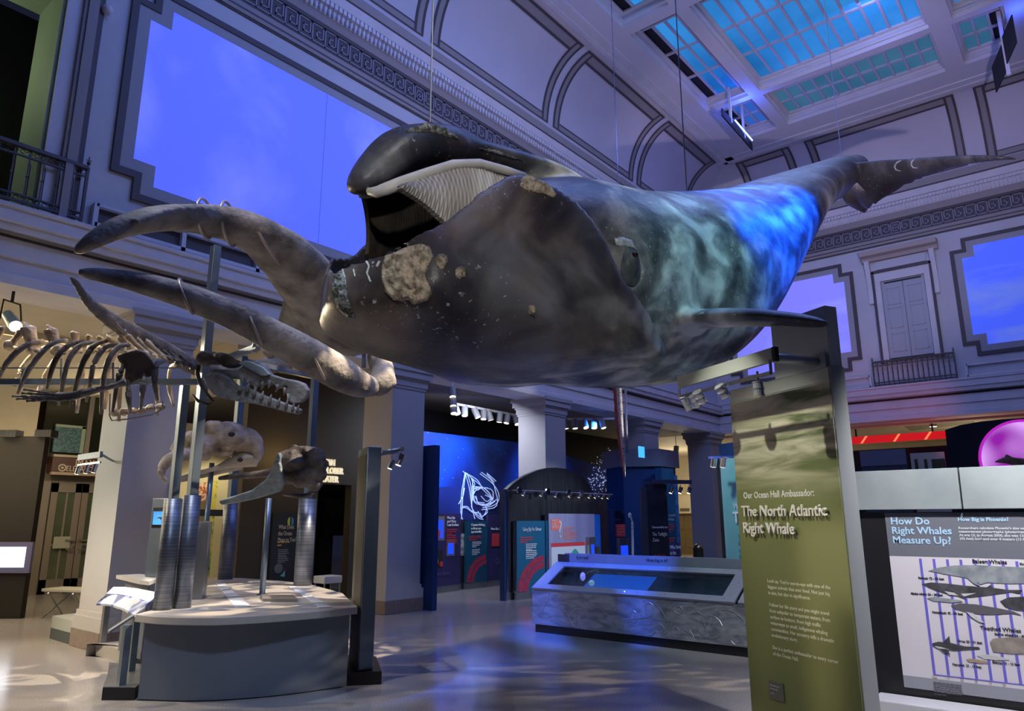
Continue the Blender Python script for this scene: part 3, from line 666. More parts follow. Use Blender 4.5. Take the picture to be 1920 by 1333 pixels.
white_gum = mat('gum', (.58, .56, .52), .45, col2=(.42, .40, .38), scale=4)
gp = [(686, 352, .03), (692, 359, .12), (706, 360, .22), (725, 354, .30), (750, 343, .34), (800, 325, .36), (850, 309, .36), (900, 307, .36), (950, 320, .38), (985, 330, .4)]
MB().tube([Lp(x, y, n) for x, y, n in gp], [.012, .028, .045, .05, .045, .042, .042, .042, .04, .03], 10, flat=.6).build('gum', white_gum, whale, smooth=True)
MB().tube([W3(.30, -.20, 4.02), W3(.40, -.26, 4.10), W3(.7, -.30, 4.26), W3(1.3, -.34, 4.46)], [.02, .045, .05, .04], 10).build('gum', white_gum, whale, smooth=True)
bal_m = mat('baleen', (.26, .23, .20), .45, col2=(.46, .44, .42), scale=3, stretch=(1, 1, .3))
def stripe(m):
    nt = m.node_tree; B = nt.nodes['Principled BSDF']; src = B.inputs['Base Color'].links[0].from_socket
    tc = nt.nodes.new('ShaderNodeTexCoord'); wv = nt.nodes.new('ShaderNodeTexWave'); wv.bands_direction = 'X'; wv.inputs['Scale'].default_value = 8.; wv.inputs['Distortion'].default_value = 0.; wv.inputs['Detail Scale'].default_value = .4
    nt.links.new(tc.outputs['Object'], wv.inputs['Vector']); mx = nt.nodes.new('ShaderNodeMix'); mx.data_type = 'RGBA'; mx.blend_type = 'MULTIPLY'; mx.inputs[0].default_value = .55
    nt.links.new(src, mx.inputs[6]); nt.links.new(wv.outputs[0], mx.inputs[7]); nt.links.new(mx.outputs[2], B.inputs['Base Color'])
stripe(bal_m)
def rack(topc, botc, n0, n1, m, cnt):
    K = list(range(len(topc))); rows = []
    for i in range(cnt + 1):
        u = i / cnt * (len(topc) - 1); off = .006 * (1 if i % 2 else -1); row = []
        tx, ty, bx, by = [hermite(K, [p[c] for p in q], u) for q in (topc, botc) for c in (0, 1)]
        A, B_ = Lp(tx, ty, n0), Lp(bx, by, n1)
        for j in range(9):
            t = j / 8; row.append(A.lerp(B_, t) + WN * (off + .05 * math.sin(pi * t)))
        rows.append(row)
    rows2 = [[p - WN * .05 for p in r] for r in rows]
    b = MB().grid([r + q[::-1] for r, q in zip(rows, rows2)], closev=True)
    k = len(rows[0]) * 2; b.add(rows[0] + rows2[0][::-1], [tuple(range(k))]).add(rows[-1] + rows2[-1][::-1], [tuple(range(k))])
    return b.build('baleen', m, whale)
rack([(748, 346), (800, 329), (847, 313), (883, 309), (933, 325), (985, 340)], [(752, 352), (800, 384), (845, 424), (890, 450), (940, 470), (990, 480)], .36, .46, bal_m, 104)
fr = rack([(684, 364), (720, 358), (770, 348), (860, 330)], [(690, 490), (722, 486), (780, 470), (860, 450)], -.30, -.36, mat('baleen_fringe', (.010, .008, .006), .9, col2=(.035, .026, .018), scale=12, stretch=(1, 1, .4)), 70)
fr['label'] = 'dark fringed inner side of the far baleen'

# roughened skin patches, eye and barnacles sit on the skin
hit = BVHTree.FromPolygons([tuple(v) for v in allb.v], allb.f)
def cast(x, y):
    d = ray(x, y).normalized(); l, nrm, idx, dist = hit.ray_cast(EYE, d)
    if l is None: return None
    if nrm.dot(d) > 0: nrm = -nrm
    return l, nrm
def inside(x, y, P):
    c = False
    for i in range(len(P)):
        (x0, y0), (x1, y1) = P[i], P[i - 1]
        if (y0 > y) != (y1 > y) and x < (x1 - x0) * (y - y0) / (y1 - y0) + x0: c = not c
    return c
def edge_d(x, y, P):
    m = 1e9
    for i in range(len(P)):
        a, b = Vector(P[i]), Vector(P[i - 1]); ab = b - a; t = max(0, min(1, (Vector((x, y)) - a).dot(ab) / ab.length_squared)); m = min(m, (Vector((x, y)) - a - ab * t).length)
    return m
def patch(P, h, m, name, step=2.5, sc=26., parent=None, lab=None):
    x0, x1 = min(p[0] for p in P), max(p[0] for p in P); y0, y1 = min(p[1] for p in P), max(p[1] for p in P)
    ids = {}; vs = []; fs = []
    nx, ny = int((x1 - x0) / step) + 2, int((y1 - y0) / step) + 2
    for i in range(nx):
        for j in range(ny):
            x, y = x0 + i * step, y0 + j * step; c = cast(x, y)
            if not c: continue
            ins = inside(x, y, P); e = edge_d(x, y, P)
            if not ins and e > step * 1.2: continue
            f = min(1, e / 7.) if ins else 0
            q = c[0]; hh = (h * f * (.55 + .5 * noise.noise(q * sc) + .35 * noise.noise(q * sc * 2.3)) + .004) if ins else -.03
            ids[i, j] = len(vs); vs.append(q + c[1] * hh)
    for i in range(nx - 1):
        for j in range(ny - 1):
            k = [(i, j), (i + 1, j), (i + 1, j + 1), (i, j + 1)]
            if all(q in ids for q in k) and max((vs[ids[a]] - vs[ids[b_]]).length for a in k for b_ in k) < .25: fs.append(tuple(ids[q] for q in k))
    o = MB().add(vs, fs).build(name, m, parent or whale, smooth=True)
    if lab: o['label'] = lab
    return o
cal = mat('callosity', (.20, .17, .12), .9, col2=(.60, .50, .38), scale=16, lo=.36, hi=.62, bump=.8, bscale=40)
cal_d = mat('callosity_dark', (.05, .055, .05), .9, col2=(.36, .37, .35), scale=22, lo=.42, hi=.72, bump=.8, bscale=40)
patch([(716, 500), (722, 480), (745, 472), (765, 462), (790, 457), (808, 463), (812, 480), (804, 498), (797, 515), (804, 532), (811, 548), (806, 562), (790, 568), (776, 571), (766, 562), (757, 566), (738, 562), (722, 548), (716, 525)], .055, cal, 'callosity', lab='large pale crusty patch on the chin')
patch([(978, 335), (986, 325), (1000, 333), (1020, 340), (1035, 352), (1045, 365), (1038, 371), (1020, 363), (1000, 360), (985, 355), (974, 348)], .04, cal, 'callosity', 2., lab='pale crusty patch on the lip top')
patch([(1152, 447), (1165, 443), (1185, 450), (1194, 470), (1175, 463), (1155, 460)], .025, mat('callosity_pale', (.35, .42, .44), .9, col2=(.7, .78, .8), scale=30), 'callosity', 2.)
patch([(640, 505), (648, 520), (652, 560), (668, 597), (650, 594), (632, 577), (622, 545), (625, 515)], .035, cal_d, 'callosity', 2.)
patch([(757, 247), (775, 238), (800, 232), (830, 239), (850, 250), (864, 264), (840, 257), (810, 248), (780, 248)], .05, cal_d, 'callosity', 2.)
patch([(895, 275), (930, 281), (960, 292), (985, 302), (960, 299), (925, 288), (900, 281)], .03, cal_d, 'callosity', 2.)
for x, y, r in ((828, 490, 13), (863, 511, 11), (997, 581, 9)):
    patch([(x + r * math.cos(k * .7), y + 1.15 * r * math.sin(k * .7)) for k in range(9)], .05, cal, 'barnacle', 2., 40)
scuff = mat('scuff_white', (.62, .63, .62), .8, col2=(.4, .42, .42), scale=30)
for P in ([(640, 505), (644, 520), (650, 538), (648, 520), (643, 503)], [(684, 490), (690, 500), (686, 512), (693, 530), (697, 528), (690, 512), (694, 500), (689, 488)], [(661, 505), (664, 520), (667, 518), (664, 503)], [(710, 488), (704, 500), (707, 502), (714, 490)]):
    patch(P, .004, scuff, 'scuff', 1.2)
# eye
c = cast(1184, 487)
if c:
    e0, en = c; upv = Vector((0, 0, 1)); sd = en.cross(upv).normalized(); uv = sd.cross(en).normalized()
    b = MB(); rows = []
    for i in range(9):
        rr = i / 8; row = []
        for k in range(24):
            g = 2 * pi * k / 24; rx, rz = .135 * rr * (1 - .25 * math.sin(g)), .20 * rr
            hgt = .05 * (1 - rr * rr) - .012 * math.exp(-((rr - .62) / .12) ** 2) - .02 * rr
            row.append(e0 + sd * rx * math.cos(g) + uv * (rz * math.sin(g) - .02) + en * hgt)
        rows.append(row)
    ey = b.grid(rows, closev=True).build('eyelid', mat('eyelid_skin', (.06, .075, .08), .35, col2=(.11, .13, .135), scale=12), whale, smooth=True)
    MB().ball(e0 + en * .035 + uv * .035, .032, .032, .026, 14, 10).build('eye', mat('eye_gloss', (.03, .012, .010), .06), ey, smooth=True)
for pts in ([(1690, 300, 12.5), (1681, 305, 12.5), (1677, 312, 12.6), (1680, 318, 12.7), (1690, 321, 12.75)], [(1716, 297, 12.3), (1709, 303, 12.35), (1708, 309, 12.45), (1712, 314, 12.55), (1722, 315, 12.6)]):
    MB().tube([p for p in [(lambda h: h[0] if h else at_d(*q))(cast(q[0], q[1])) for q in pts] for _ in (0,)], [.004, .016, .02, .016, .004], 6).build('tail_scar', scuff, whale, smooth=True)

cable_m = mat('steel_cable', (.35, .36, .40), .4, .8)
for i, (x, y, lab) in enumerate(((806, 236, 'thin steel cable from the ceiling to the bump on the snout'), (1288, 362, 'thin steel cable from the ceiling to the middle of the whale\'s back'), (1578, 296, 'thin steel cable from the ceiling to the whale\'s tail'))):
    c = cast(x, y); p = c[0] if c else Lp(x, y, 0)
    o = MB().cyl(p + Vector((0, 0, .03)), (p.x, p.y, ZB + .02), .007, 6).build('suspension_cable', cable_m)
    tag(o, lab, 'cable', 'suspension cables')
# ------------------------------------------------------------------ skull plinth
top_m = mat('plinth_top', (.44, .41, .38), .3)
side_m = mat('plinth_side', (.15, .18, .24), .40, .3, col2=(.17, .20, .26), scale=.8)
kick_m = mat('kick_black', (.010, .011, .014), .35)
perf = mat('perforated_steel', (.13, .15, .19), .40, .7, col2=(.19, .21, .26), scale=70, detail=1, lo=.45, hi=.55, stretch=(.02, .02, 1))
pl = thing('exhibit_plinth', 'large curved-front steel plinth carrying the skulls and posts', 'plinth', (4.5, 8, 0))
TOPP = [(3.12, 6.98), (3.2, 6.62), (3.45, 6.22), (3.84, 6.0), (4.31, 5.87), (4.74, 5.86), (4.88, 6.05), (5.11, 6.46), (5.5, 7.08), (5.89, 8.14), (6.02, 8.62), (6.04, 9.47), (5.97, 10.03), (5.8, 10.4), (5.1, 10.4), (4.95, 9.55), (4.5, 9.5), (4.3, 8.6), (3.85, 7.65)]
BODP = [(3.19, 6.91), (3.44, 6.52), (3.77, 6.23), (4.19, 6.03), (4.68, 5.9), (4.80, 6.1), (5.02, 6.5), (5.4, 7.15), (5.75, 8.2), (5.9, 8.7), (5.92, 9.45), (5.8, 10.2), (5.18, 10.2), (5.05, 9.45), (4.55, 9.4), (4.36, 8.6), (3.92, 7.65)]
def smooth_front(P_, n):
    K_ = list(range(n)); F_ = [(hermite(K_, [p[0] for p in P_[:n]], i / 8), hermite(K_, [p[1] for p in P_[:n]], i / 8)) for i in range(8 * (n - 1) + 1)]
    return F_ + P_[n:]
TOPP = smooth_front(TOPP, 5); BODP = smooth_front(BODP, 5)
MB().prism(TOPP, .655, .72).build('top_slab', top_m, pl, bevel=.006)
MB().prism(BODP, 0.01, .655).build('body', side_m, pl)
MB().prism([(p[0], p[1]) for p in [(3.3, 6.95), (3.6, 6.45), (4.2, 6.12), (4.66, 6.0), (5.6, 8.2), (5.7, 9.4), (4.4, 9.3)]], 0, .02).build('kick', kick_m, pl)
for P_, nm in ((((403, 1092), (416, 1090), (470, 1137), (441, 1140)), 'first'), (((541, 1100), (553, 1099), (622, 1138), (598, 1140)), 'second')):
    q = [at_z(x, y, .7225) for x, y in P_]
    t = thing('label_strip', {'first': 'glossy white label strip on the plinth top, nearer the perforated posts', 'second': 'glossy white label strip on the plinth top, nearer the blade pylon'}[nm], 'label', q[0], 'label strips')
    b = MB(); n = 7
    for i in range(n):
        a, c = i / n, (i + .78) / n
        b.ext([q[0].lerp(q[3], a), q[1].lerp(q[2], a), q[1].lerp(q[2], c), q[0].lerp(q[3], c)], (0, 0, .004))
    MB().ext([q[0], q[1], q[2], q[3]], (0, 0, .002)).build('strip', mat('strip_acrylic', (.6, .62, .66), .15), t)
    b.build('label_plate', mat('strip_white', (.85, .87, .9), .2), t)
sloped = [(4.42, 7.0), (4.62, 6.68), (4.86, 7.12), (4.66, 7.44)]
MB().prism(sloped, .7215, .75).build('stand_base', mat('stand_base', (.16, .15, .15), .4), pl)

def post(base, z1, w, label, sleeve=None, sl_r=.085, name='support_post', grp='square support posts on the plinth'):
    x, y = base; t = thing(name, label, 'post', (x, y, .72), grp)
    MB().box(x - w / 2, y - w / 2, .722, x + w / 2, y + w / 2, z1).build('square_tube', blue_steel, t, bevel=.004)
    if sleeve: MB().cyl((x, y, .722), (x, y, sleeve), sl_r, 28).build('perforated_sleeve', perf, t, smooth=True)
def zrow(x, y, row):                       # height of the point above (x,y) seen on picture row
    lo, hi = -2., 16.
    for _ in range(50):
        m = (lo + hi) / 2; d = Vector((x, y, m)) - EYE
        if 666.5 - FPX * d.dot(UP) / d.dot(FW) > row: lo = m
        else: hi = m
    return m
def px(p):
    d = Vector(p) - EYE; z = d.dot(FW); return 960 + FPX * d.dot(RT) / z, 666.5 - FPX * d.dot(UP) / z, z
post((3.44, 7.14), zrow(3.44, 7.14, 722), .075, 'steel post in a perforated sleeve under the toothed skeleton\'s beam, front left of plinth', 1.75)
post((3.62, 7.13), zrow(3.62, 7.13, 462), .085, 'tallest blue steel post, reaching up to the arched upper jaw', 1.79)
post((5.70, 10.04), zrow(5.7, 10.04, 668), .1, 'steel post at the back of the plinth in a perforated sleeve', 1.85, .105)
post((5.80, 8.30), zrow(5.80, 8.30, 708), .085, 'steel post rising past the theater lettering to the curved jaw bone', 1.82, .115)
for (x, y, row, lab) in ((at_d(398, 862, 9.42).x, at_d(398, 862, 9.42).y, 868, 'thin round rod holding the tan beaked skull'), (4.78, 7.6, 934, 'thin round rod holding the grey dolphin-like skull')):
    t = thing('support_rod', lab, 'post', (x, y, .72), 'round support rods')
    MB().cyl((x, y, .722), (x, y, zrow(x, y, row)), .033, 14).build('rod', blue_steel, t, smooth=True)
    MB().cyl((x, y, .722), (x, y, .735), .06, 14).build('foot', blue_steel, t)
# control box and touch kiosk
t = thing('steel_cabinet', 'narrow steel cabinet standing on the plinth behind the front posts', 'cabinet', at_z(355, 1122, .72))
q = at_z(346, 1124, .722); MB().obox(q, (.14, -.10, 0), (.12, .14, 0), (0, 0, zrow(q.x, q.y, 978) - .72)).build('box', steel, t, bevel=.004)
shz = .93
sh = [at_z(x, y, shz) for x, y in ((218, 1078), (236, 1082), (262, 1088), (280, 1090), (296, 1084), (298, 1079), (262, 1076))]
t = thing('curved_counter', 'pale curved counter in front of the left pier', 'counter', (sh[2].x, sh[2].y, 0))
MB().ext([p - Vector((0, 0, .04)) for p in sh], (0, 0, .04)).build('counter_top', mat('counter_pale', (.55, .55, .54), .35), t)
c0 = sum(sh, Vector()) / len(sh)
MB().prism([(c0.x + (p.x - c0.x) * .45, c0.y + (p.y - c0.y) * .6) for p in sh], .131, shz - .042).build('counter_body', side_m, t)
q = at_z(271, 1081, shz + .003); q2 = at_z(309, 1083, shz + .003); ax = (q2 - q); ax.z = 0; bx_ = Vector((-ax.y, ax.x, 0)).normalized() * .12; hz = zrow(q.x, q.y, 935) - shz
t = thing('touch_kiosk', 'blue-grey kiosk on the curved counter with a small glowing screen', 'kiosk', q)
MB().obox(q, ax, bx_, (0, 0, hz)).build('cabinet', blue_steel, t, bevel=.006)
fx, fz = ax, Vector((0, 0, hz)); nn = -bx_.normalized()
def kp(a, c, o): return q + fx * a + fz * c + nn * o
def quad_on(a0, a1, c0, c1, o, th): return [kp(a0, c0, o), kp(a1, c0, o), kp(a1, c1, o), kp(a0, c1, o)], nn * th
P_, d_ = quad_on(.1, .9, .62, .88, .001, .004); MB().ext(P_, d_).build('bezel', mat('screen_black', (.01, .01, .014), .2), t)
P_, d_ = quad_on(.14, .88, .66, .83, .006, .002); MB().ext(P_, d_).build('screen', mat('screen_ocean', (.03, .22, .75), .3, col2=(.08, .40, .85), scale=4, emit=(.05, .3, .8), es=1.0), t)
MB().tube([kp(.35, .745, .009), kp(.5, .75, .009), kp(.7, .742, .009)], [.003, .011, .003], 6).ext([kp(.5, .745, .009), kp(.56, .715, .009), kp(.58, .745, .009)], nn * .002).build('whale_icon', mat('icon_dark', (.02, .04, .10), .5), t)
# slanted reading rail with legs on a low foot
rin = [at_z(x, y, .86) for x, y in ((213, 1101), (232, 1101), (258, 1104), (300, 1112))]; rout = [at_z(x, y, .70) for x, y in ((181, 1131), (208, 1133), (232, 1141), (252, 1153))]
t = thing('reading_rail', 'slanted curved reading rail with bright printed panels left of the plinth', 'reading rail', (3.2, 7.6, 0))
R_ = [rout, rin]; R2 = [[p - Vector((0, 0, .02)) for p in r] for r in R_]
b = MB(); n = 4
b.add([p for r in R_ + R2 for p in r], [(i, i + 1, n + i + 1, n + i) for i in range(3)] + [(2*n + i, 3*n + i, 3*n + i + 1, 2*n + i + 1) for i in range(3)] + [(i, 2*n + i, 2*n + i + 1, i + 1) for i in range(3)] + [(n + i, n + i + 1, 3*n + i + 1, 3*n + i) for i in range(3)] + [(0, n, 3*n, 2*n), (n - 1, 2*n + n - 1, 3*n + n - 1, 2*n - 1)])
b.build('panel', mat('rail_graphic', (.10, .16, .45), .25, col2=(.55, .60, .75), scale=5, lo=.42, hi=.5), t)
b = MB()
for i in range(3):
    u = [rin[i].lerp(rout[i], f) + Vector((0, 0, .004)) for f in (.02, .42)]; v = [rin[i + 1].lerp(rout[i + 1], f) + Vector((0, 0, .004)) for f in (.02, .42)]
    b.ext([u[0], v[0], v[1], u[1]], (0, 0, .003))
b.build('lit_band', mat('rail_lit', (.8, .82, .9), .3, emit=(.85, .88, 1), es=.9), t)
MB().obox(at_z(204, 1188, .60), at_z(252, 1157, .715) - at_z(204, 1188, .60), (.03, .10, 0), (0, 0, .018)).build('end_blade', side_m, t)
f0, f1 = at_z(190, 1313, 0), at_z(258, 1313, 0)
MB().prism([(f0.x, f0.y), (f1.x - .02, f1.y + .02), (3.78, 7.75), (3.5, 8.3), (3.2, 7.6)], 0, .105).build('foot', kick_m, t)
MB().prism([(f0.x, f0.y), (f1.x - .02, f1.y + .02), (3.78, 7.75), (3.5, 8.3), (3.2, 7.6)], .105, .112).build('foot_top', steel, t)
for x, y, wz in ((226, 1284, .62), (244, 1258, .62)):
    p = at_z(x, y, .112); MB().box(p.x - .025, p.y - .03, .112, p.x + .035, p.y + .03, wz).build('leg', blue_steel, t)
lp = [at_z(x, y, .13) for x, y in ((163, 1208), (178, 1206), (225, 1217), (252, 1224), (262, 1214), (245, 1199))]
t = tag(MB().prism([(p.x, p.y) for p in lp], 0, .13).build('low_platform', mat('platform_stone', (.40, .38, .35), .5)), 'low grey stone platform in front of the left pier base', 'platform')
p = at_z(192, 1204, .132); t = thing('rail_stand', 'slim steel stand on the low stone platform beside the left pier', 'stand', p)
MB().box(p.x - .03, p.y - .03, .132, p.x + .03, p.y + .03, .62).build('upright', steel, t)
# stepped block left of the pier
bl = [Vector((3.97, 11.34, 0)), Vector((3.95, 10.55, 0)), Vector((4.75, 10.55, 0)), Vector((4.75, 11.5, 0))]
t = thing('stepped_block', 'low two-tone stepped block on the floor left of the left pier', 'platform', bl[0])
MB().prism([(p.x, p.y) for p in bl], 0, .14).build('dark_base', mat('block_dark', (.05, .065, .07), .5), t); MB().prism([(p.x, p.y) for p in bl], .14, .29).build('pale_top', mat('block_pale', (.33, .36, .36), .5), t)

# ------------------------------------------------------------------ bones
bone = mat('bone', (.10, .088, .080), .75, col2=(.33, .30, .27), scale=3.0, detail=9, lo=.36, hi=.64, bump=.8, bscale=14)
bone_l = mat('bone_lit_tone', (.40, .30, .20), .7, col2=(.70, .60, .45), scale=9, detail=6, bump=.3, bscale=30)  # lit copy of the bone, brightness of far ribs and vertebrae put in colour
bone_d = mat('bone_dark', (.045, .038, .036), .7, col2=(.13, .115, .11), scale=5, detail=6, bump=.9, bscale=18)
bone_g = mat('bone_grey', (.13, .125, .125), .75, col2=(.30, .285, .28), scale=6, detail=8, bump=.9, bscale=18)
bone_b = mat('bone_blue_grey', (.16, .22, .26), .75, col2=(.33, .36, .37), scale=5, detail=8, bump=.9, bscale=18)
def curve(pts, n):
    K = list(range(len(pts))); out = []; rr = []
    for i in range(n + 1):
        u = i / n * (len(pts) - 1); v = [hermite(K, [p[c] for p in pts], u) for c in range(4)]
        out.append(at_d(*v[:3])); rr.append(max(.004, v[3] * v[2] / FPX))
    return out, rr
def bonetube(b, pts, n=24, seg=14, flat=1., jit=0.):
    P_, R_ = curve(pts, n)
    if jit: R_ = [r * (1 + jit * noise.noise(p * 3)) for p, r in zip(P_, R_)]
    return b.tube(P_, R_, seg, flat=flat)
def fuse(o, vox=.018, it=3):
    r = o.modifiers.new('fuse', 'REMESH'); r.mode = 'VOXEL'; r.voxel_size = vox; r.use_smooth_shade = True
    s = o.modifiers.new('soften', 'SMOOTH'); s.factor = .5; s.iterations = it; return o
def blob(b, x, y, d, rx, ry=None, rd=None, seed=0, jit=.25):
    k = d / FPX; ry = ry or rx; rd = rd or rx; c = at_d(x, y, d); rows = []
    for i in range(11):
        a = pi * i / 10 - pi / 2; row = []
        for q in range(16):
            g = 2 * pi * q / 16; u = Vector((math.cos(a) * math.cos(g), math.sin(a), math.cos(a) * math.sin(g))); f = 1 + jit * noise.noise(u * 1.6 + Vector((seed, 0, 0)))
            row.append(c + (RT * u.x * rx + UP * u.y * ry + FW * u.z * rd) * k * f)
        rows.append(row)
    return b.grid(rows, closev=True)
wire = mat('strap_wire', (.42, .36, .30), .4, .6)
sk = thing('whale_skull', 'huge arched whale skull with long curved jaw bones on tall posts', 'skull', at_d(690, 640, 9.0))
b = MB()
up_pts = [(140, 474, 5.6, 4), (152, 466, 5.65, 11), (180, 448, 5.75, 17), (235, 423, 6.0, 22), (320, 408, 6.45, 25), (420, 418, 7.0, 29), (490, 446, 7.45, 34), (545, 490, 7.9, 40), (590, 545, 8.35, 44), (640, 605, 8.8, 44), (680, 640, 9.1, 34)]
bonetube(b, up_pts, 44, 18, 1.5, .08)
bonetube(b, [(250, 418, 5.9, 8), (330, 394, 6.3, 9), (420, 395, 6.85, 11), (500, 420, 7.35, 12), (560, 462, 7.8, 14), (606, 500, 8.1, 14), (612, 525, 8.4, 10)], 30, 12)
bonetube(b, [(560, 560, 8.6, 26), (545, 600, 8.8, 22), (525, 640, 8.9, 16), (500, 668, 8.9, 12)], 14)
bonetube(b, [(600, 590, 8.9, 40), (590, 640, 9.0, 30), (580, 672, 9.1, 12)], 12)
blob(b, 660, 625, 9.2, 62, 40, 60, 3); blob(b, 705, 640, 9.4, 34, 26, 40, 5); blob(b, 735, 652, 9.5, 18, 12, 30, 6)
fuse(b.build('upper_skull', bone, sk, smooth=True), .03, 3)
for pts, fl in (([(146, 510, 5.6, 5), (158, 512, 5.62, 10), (190, 516, 5.7, 14), (260, 530, 5.9, 20), (350, 556, 6.2, 25), (450, 598, 6.6, 29), (540, 645, 7.0, 32), (620, 690, 7.5, 34), (670, 718, 7.9, 27), (700, 726, 8.2, 18)], .9),
                ([(128, 517, 5.65, 5), (140, 528, 5.7, 9), (165, 565, 5.95, 13), (205, 598, 6.35, 17), (260, 632, 6.9, 20), (320, 664, 7.5, 20), (375, 690, 8.1, 17), (460, 694, 8.8, 16), (545, 675, 9.3, 18)], .45)):
    fuse(bonetube(MB(), pts, 40, 16, fl, .06).build('jaw_bone', bone, sk, smooth=True), .022, 2)
b = MB(); bonetube(b, [(700, 726, 8.2, 20), (716, 715, 8.3, 24), (716, 690, 8.45, 22), (708, 668, 8.7, 20), (715, 650, 9.0, 18)], 12); blob(b, 722, 712, 8.3, 20, 24, 20, 2)
fuse(b.build('jaw_joint', bone, sk, smooth=True), .022, 2)
def strap(x, y, d, r, tilt, fl=.9):
    r *= 1.12
    c = at_d(x, y, d); k = d / FPX; ca, sa = math.cos(tilt), math.sin(tilt)
    P_ = [c + ((RT * ca + UP * sa) * (.22 * r * math.cos(g)) + (UP * ca - RT * sa) * r * math.sin(g)) * k + FW * (r * fl * k * math.cos(g)) * -1 for g in [2 * pi * i / 24 for i in range(25)]]
    MB().tube(P_, .015, 6, cap=False).build('strap', wire, sk, smooth=True)
for s_ in ((349, 556, 6.2, 30, .35), (478, 612, 6.7, 32, .4), (590, 672, 7.3, 38, .45), (430, 420, 7.05, 36, .1, 1.5), (385, 410, 6.8, 32, .05, 1.5), (500, 452, 7.5, 42, .5, 1.5), (608, 530, 8.4, 44, .9, 1.4), (220, 604, 6.5, 20, .6), (300, 654, 7.3, 23, .5)): strap(*s_)
MB().bar(at_d(478, 636, 6.9), at_d(472, 660, 7.0), .02).bar(at_d(405, 680, 7.3), at_d(484, 650, 6.95), .06, .05).bar(at_d(462, 678, 7.4), at_d(585, 706, 8.6), .06, .05).bar(at_d(683, 640, 9.0), at_d(682, 690, 9.0), .05).build('mount_bracket', blue_steel, sk)

sk = thing('toothed_skeleton', 'fossil skeleton of a long toothed sea mammal, ribs and flipper lit warm', 'skeleton', at_d(340, 716, 6.8))
D0 = 6.6
VB = [(-12, 647, 10), (20, 648, 11), (63, 655, 12), (108, 657, 12), (142, 656, 10), (172, 655, 9), (197, 655, 8), (228, 656, 8), (252, 660, 7), (274, 664, 7), (291, 668, 6), (306, 670, 6), (320, 673, 6), (334, 679, 6), (348, 684, 6), (363, 690, 7)]
SP = [(2, 616, 9), (40, 622, 8), (53, 616, 11), (95, 620, 10), (140, 626, 7), (167, 632, 5), (187, 634, 5), (203, 634, 5), (225, 635, 5), (241, 632, 5), (259, 638, 4), (276, 642, 5), (289, 658, 3), (308, 660, 3), (321, 664, 3), (338, 668, 3)]
for i, ((x, y, r), (sx_, sy_, sr)) in enumerate(zip(VB, SP)):
    b = MB(); d = D0 + .02 * i - .2
    blob(b, x, y, d, r, r * .9, r * 1.2, i, .3); bonetube(b, [(x, y - 2, d, r * .8), ((x + sx_) / 2, (y + sy_) / 2, d, sr * 1.0), (sx_, sy_ - 1, d, sr * 1.25), (sx_ + .5, sy_ - 4, d, sr * 1.2)], 8, 8, .6)
    bonetube(b, [(x, y, d + .05, r * .4), (x + r * 1.1, y + r * .5, d - .12, r * .28)], 4, 6)
    fuse(b.build('vertebra', bone_l if i < 12 else bone_d, sk, smooth=True), .008, 1)
RB = [[(83, 640), (45, 650), (13, 680), (-3, 712)], [(127, 638), (100, 643), (73, 667), (50, 700), (33, 737)], [(157, 640), (130, 647), (107, 670), (95, 700), (88, 728)], [(180, 640), (150, 648), (130, 673), (120, 707), (110, 760)],
      [(203, 638), (177, 648), (157, 677), (147, 707), (132, 763)], [(220, 647), (197, 652), (177, 680), (170, 713), (162, 753)], [(243, 647), (223, 650), (203, 677), (193, 717), (189, 776)], [(236, 672), (229, 690), (220, 717), (211, 772)], [(238, 700), (240, 722), (242, 750), (245, 775)],
      [(272, 690), (270, 710), (267, 737), (264, 766)], [(309, 676), (294, 684), (290, 717), (295, 750)]]
for i, P_ in enumerate(RB):
    n = len(P_); b = MB(); pts = [(x, y, D0 - .12 - .16 * math.sin(pi * min(1, k / (n - 1) * .8)), (3.2, 4.6, 5.6, 6.2, 3.6)[min(4, k + (5 - n))]) for k, (x, y) in enumerate(P_)]
    bonetube(b, pts, 18, 8, .7).build('rib', (bone_g, bone_g, bone_d, bone_g, bone_d, bone_g, bone_g, bone_d, bone_g, bone_g, bone_g)[i], sk, smooth=True)
    if i in (0, 1, 3, 5, 6, 9, 10):
        pts = [(x + 22 + 3 * k, y + 6 + k * 2, D0 + .25 + .2 * math.sin(pi * min(1, k / (n - 1) * .8)), r * .85) for k, ((x, y), (_, _, _, r)) in enumerate(zip(P_, pts))]
        bonetube(MB(), pts, 14, 8, .7).build('rib', bone_l, sk, smooth=True)
sc = [(217, 667), (236, 660), (257, 655), (270, 660), (281, 670), (293, 690), (290, 703), (257, 713), (240, 723), (231, 712), (234, 690), (222, 678)]
q = [at_d(x, y, 6.38) for x, y in sc]; fuse(MB().ext(q, FW * .05).build('shoulder_blade', bone_d, sk, smooth=True), .012, 3)
b = MB(); bonetube(b, [(236, 716, 6.32, 8), (218, 722, 6.3, 5.5), (195, 728, 6.28, 5), (165, 735, 6.26, 7), (152, 738, 6.25, 8)], 16, 10); b.build('upper_arm_bone', bone_g, sk, smooth=True)
b = MB(); bonetube(b, [(158, 732, 6.25, 5), (140, 738, 6.24, 5), (104, 742, 6.2, 6)], 10, 8); bonetube(b, [(152, 742, 6.25, 4), (130, 748, 6.22, 4), (104, 749, 6.2, 5)], 10, 8); fuse(b.build('forearm_bone', bone_g, sk, smooth=True), .008, 1)
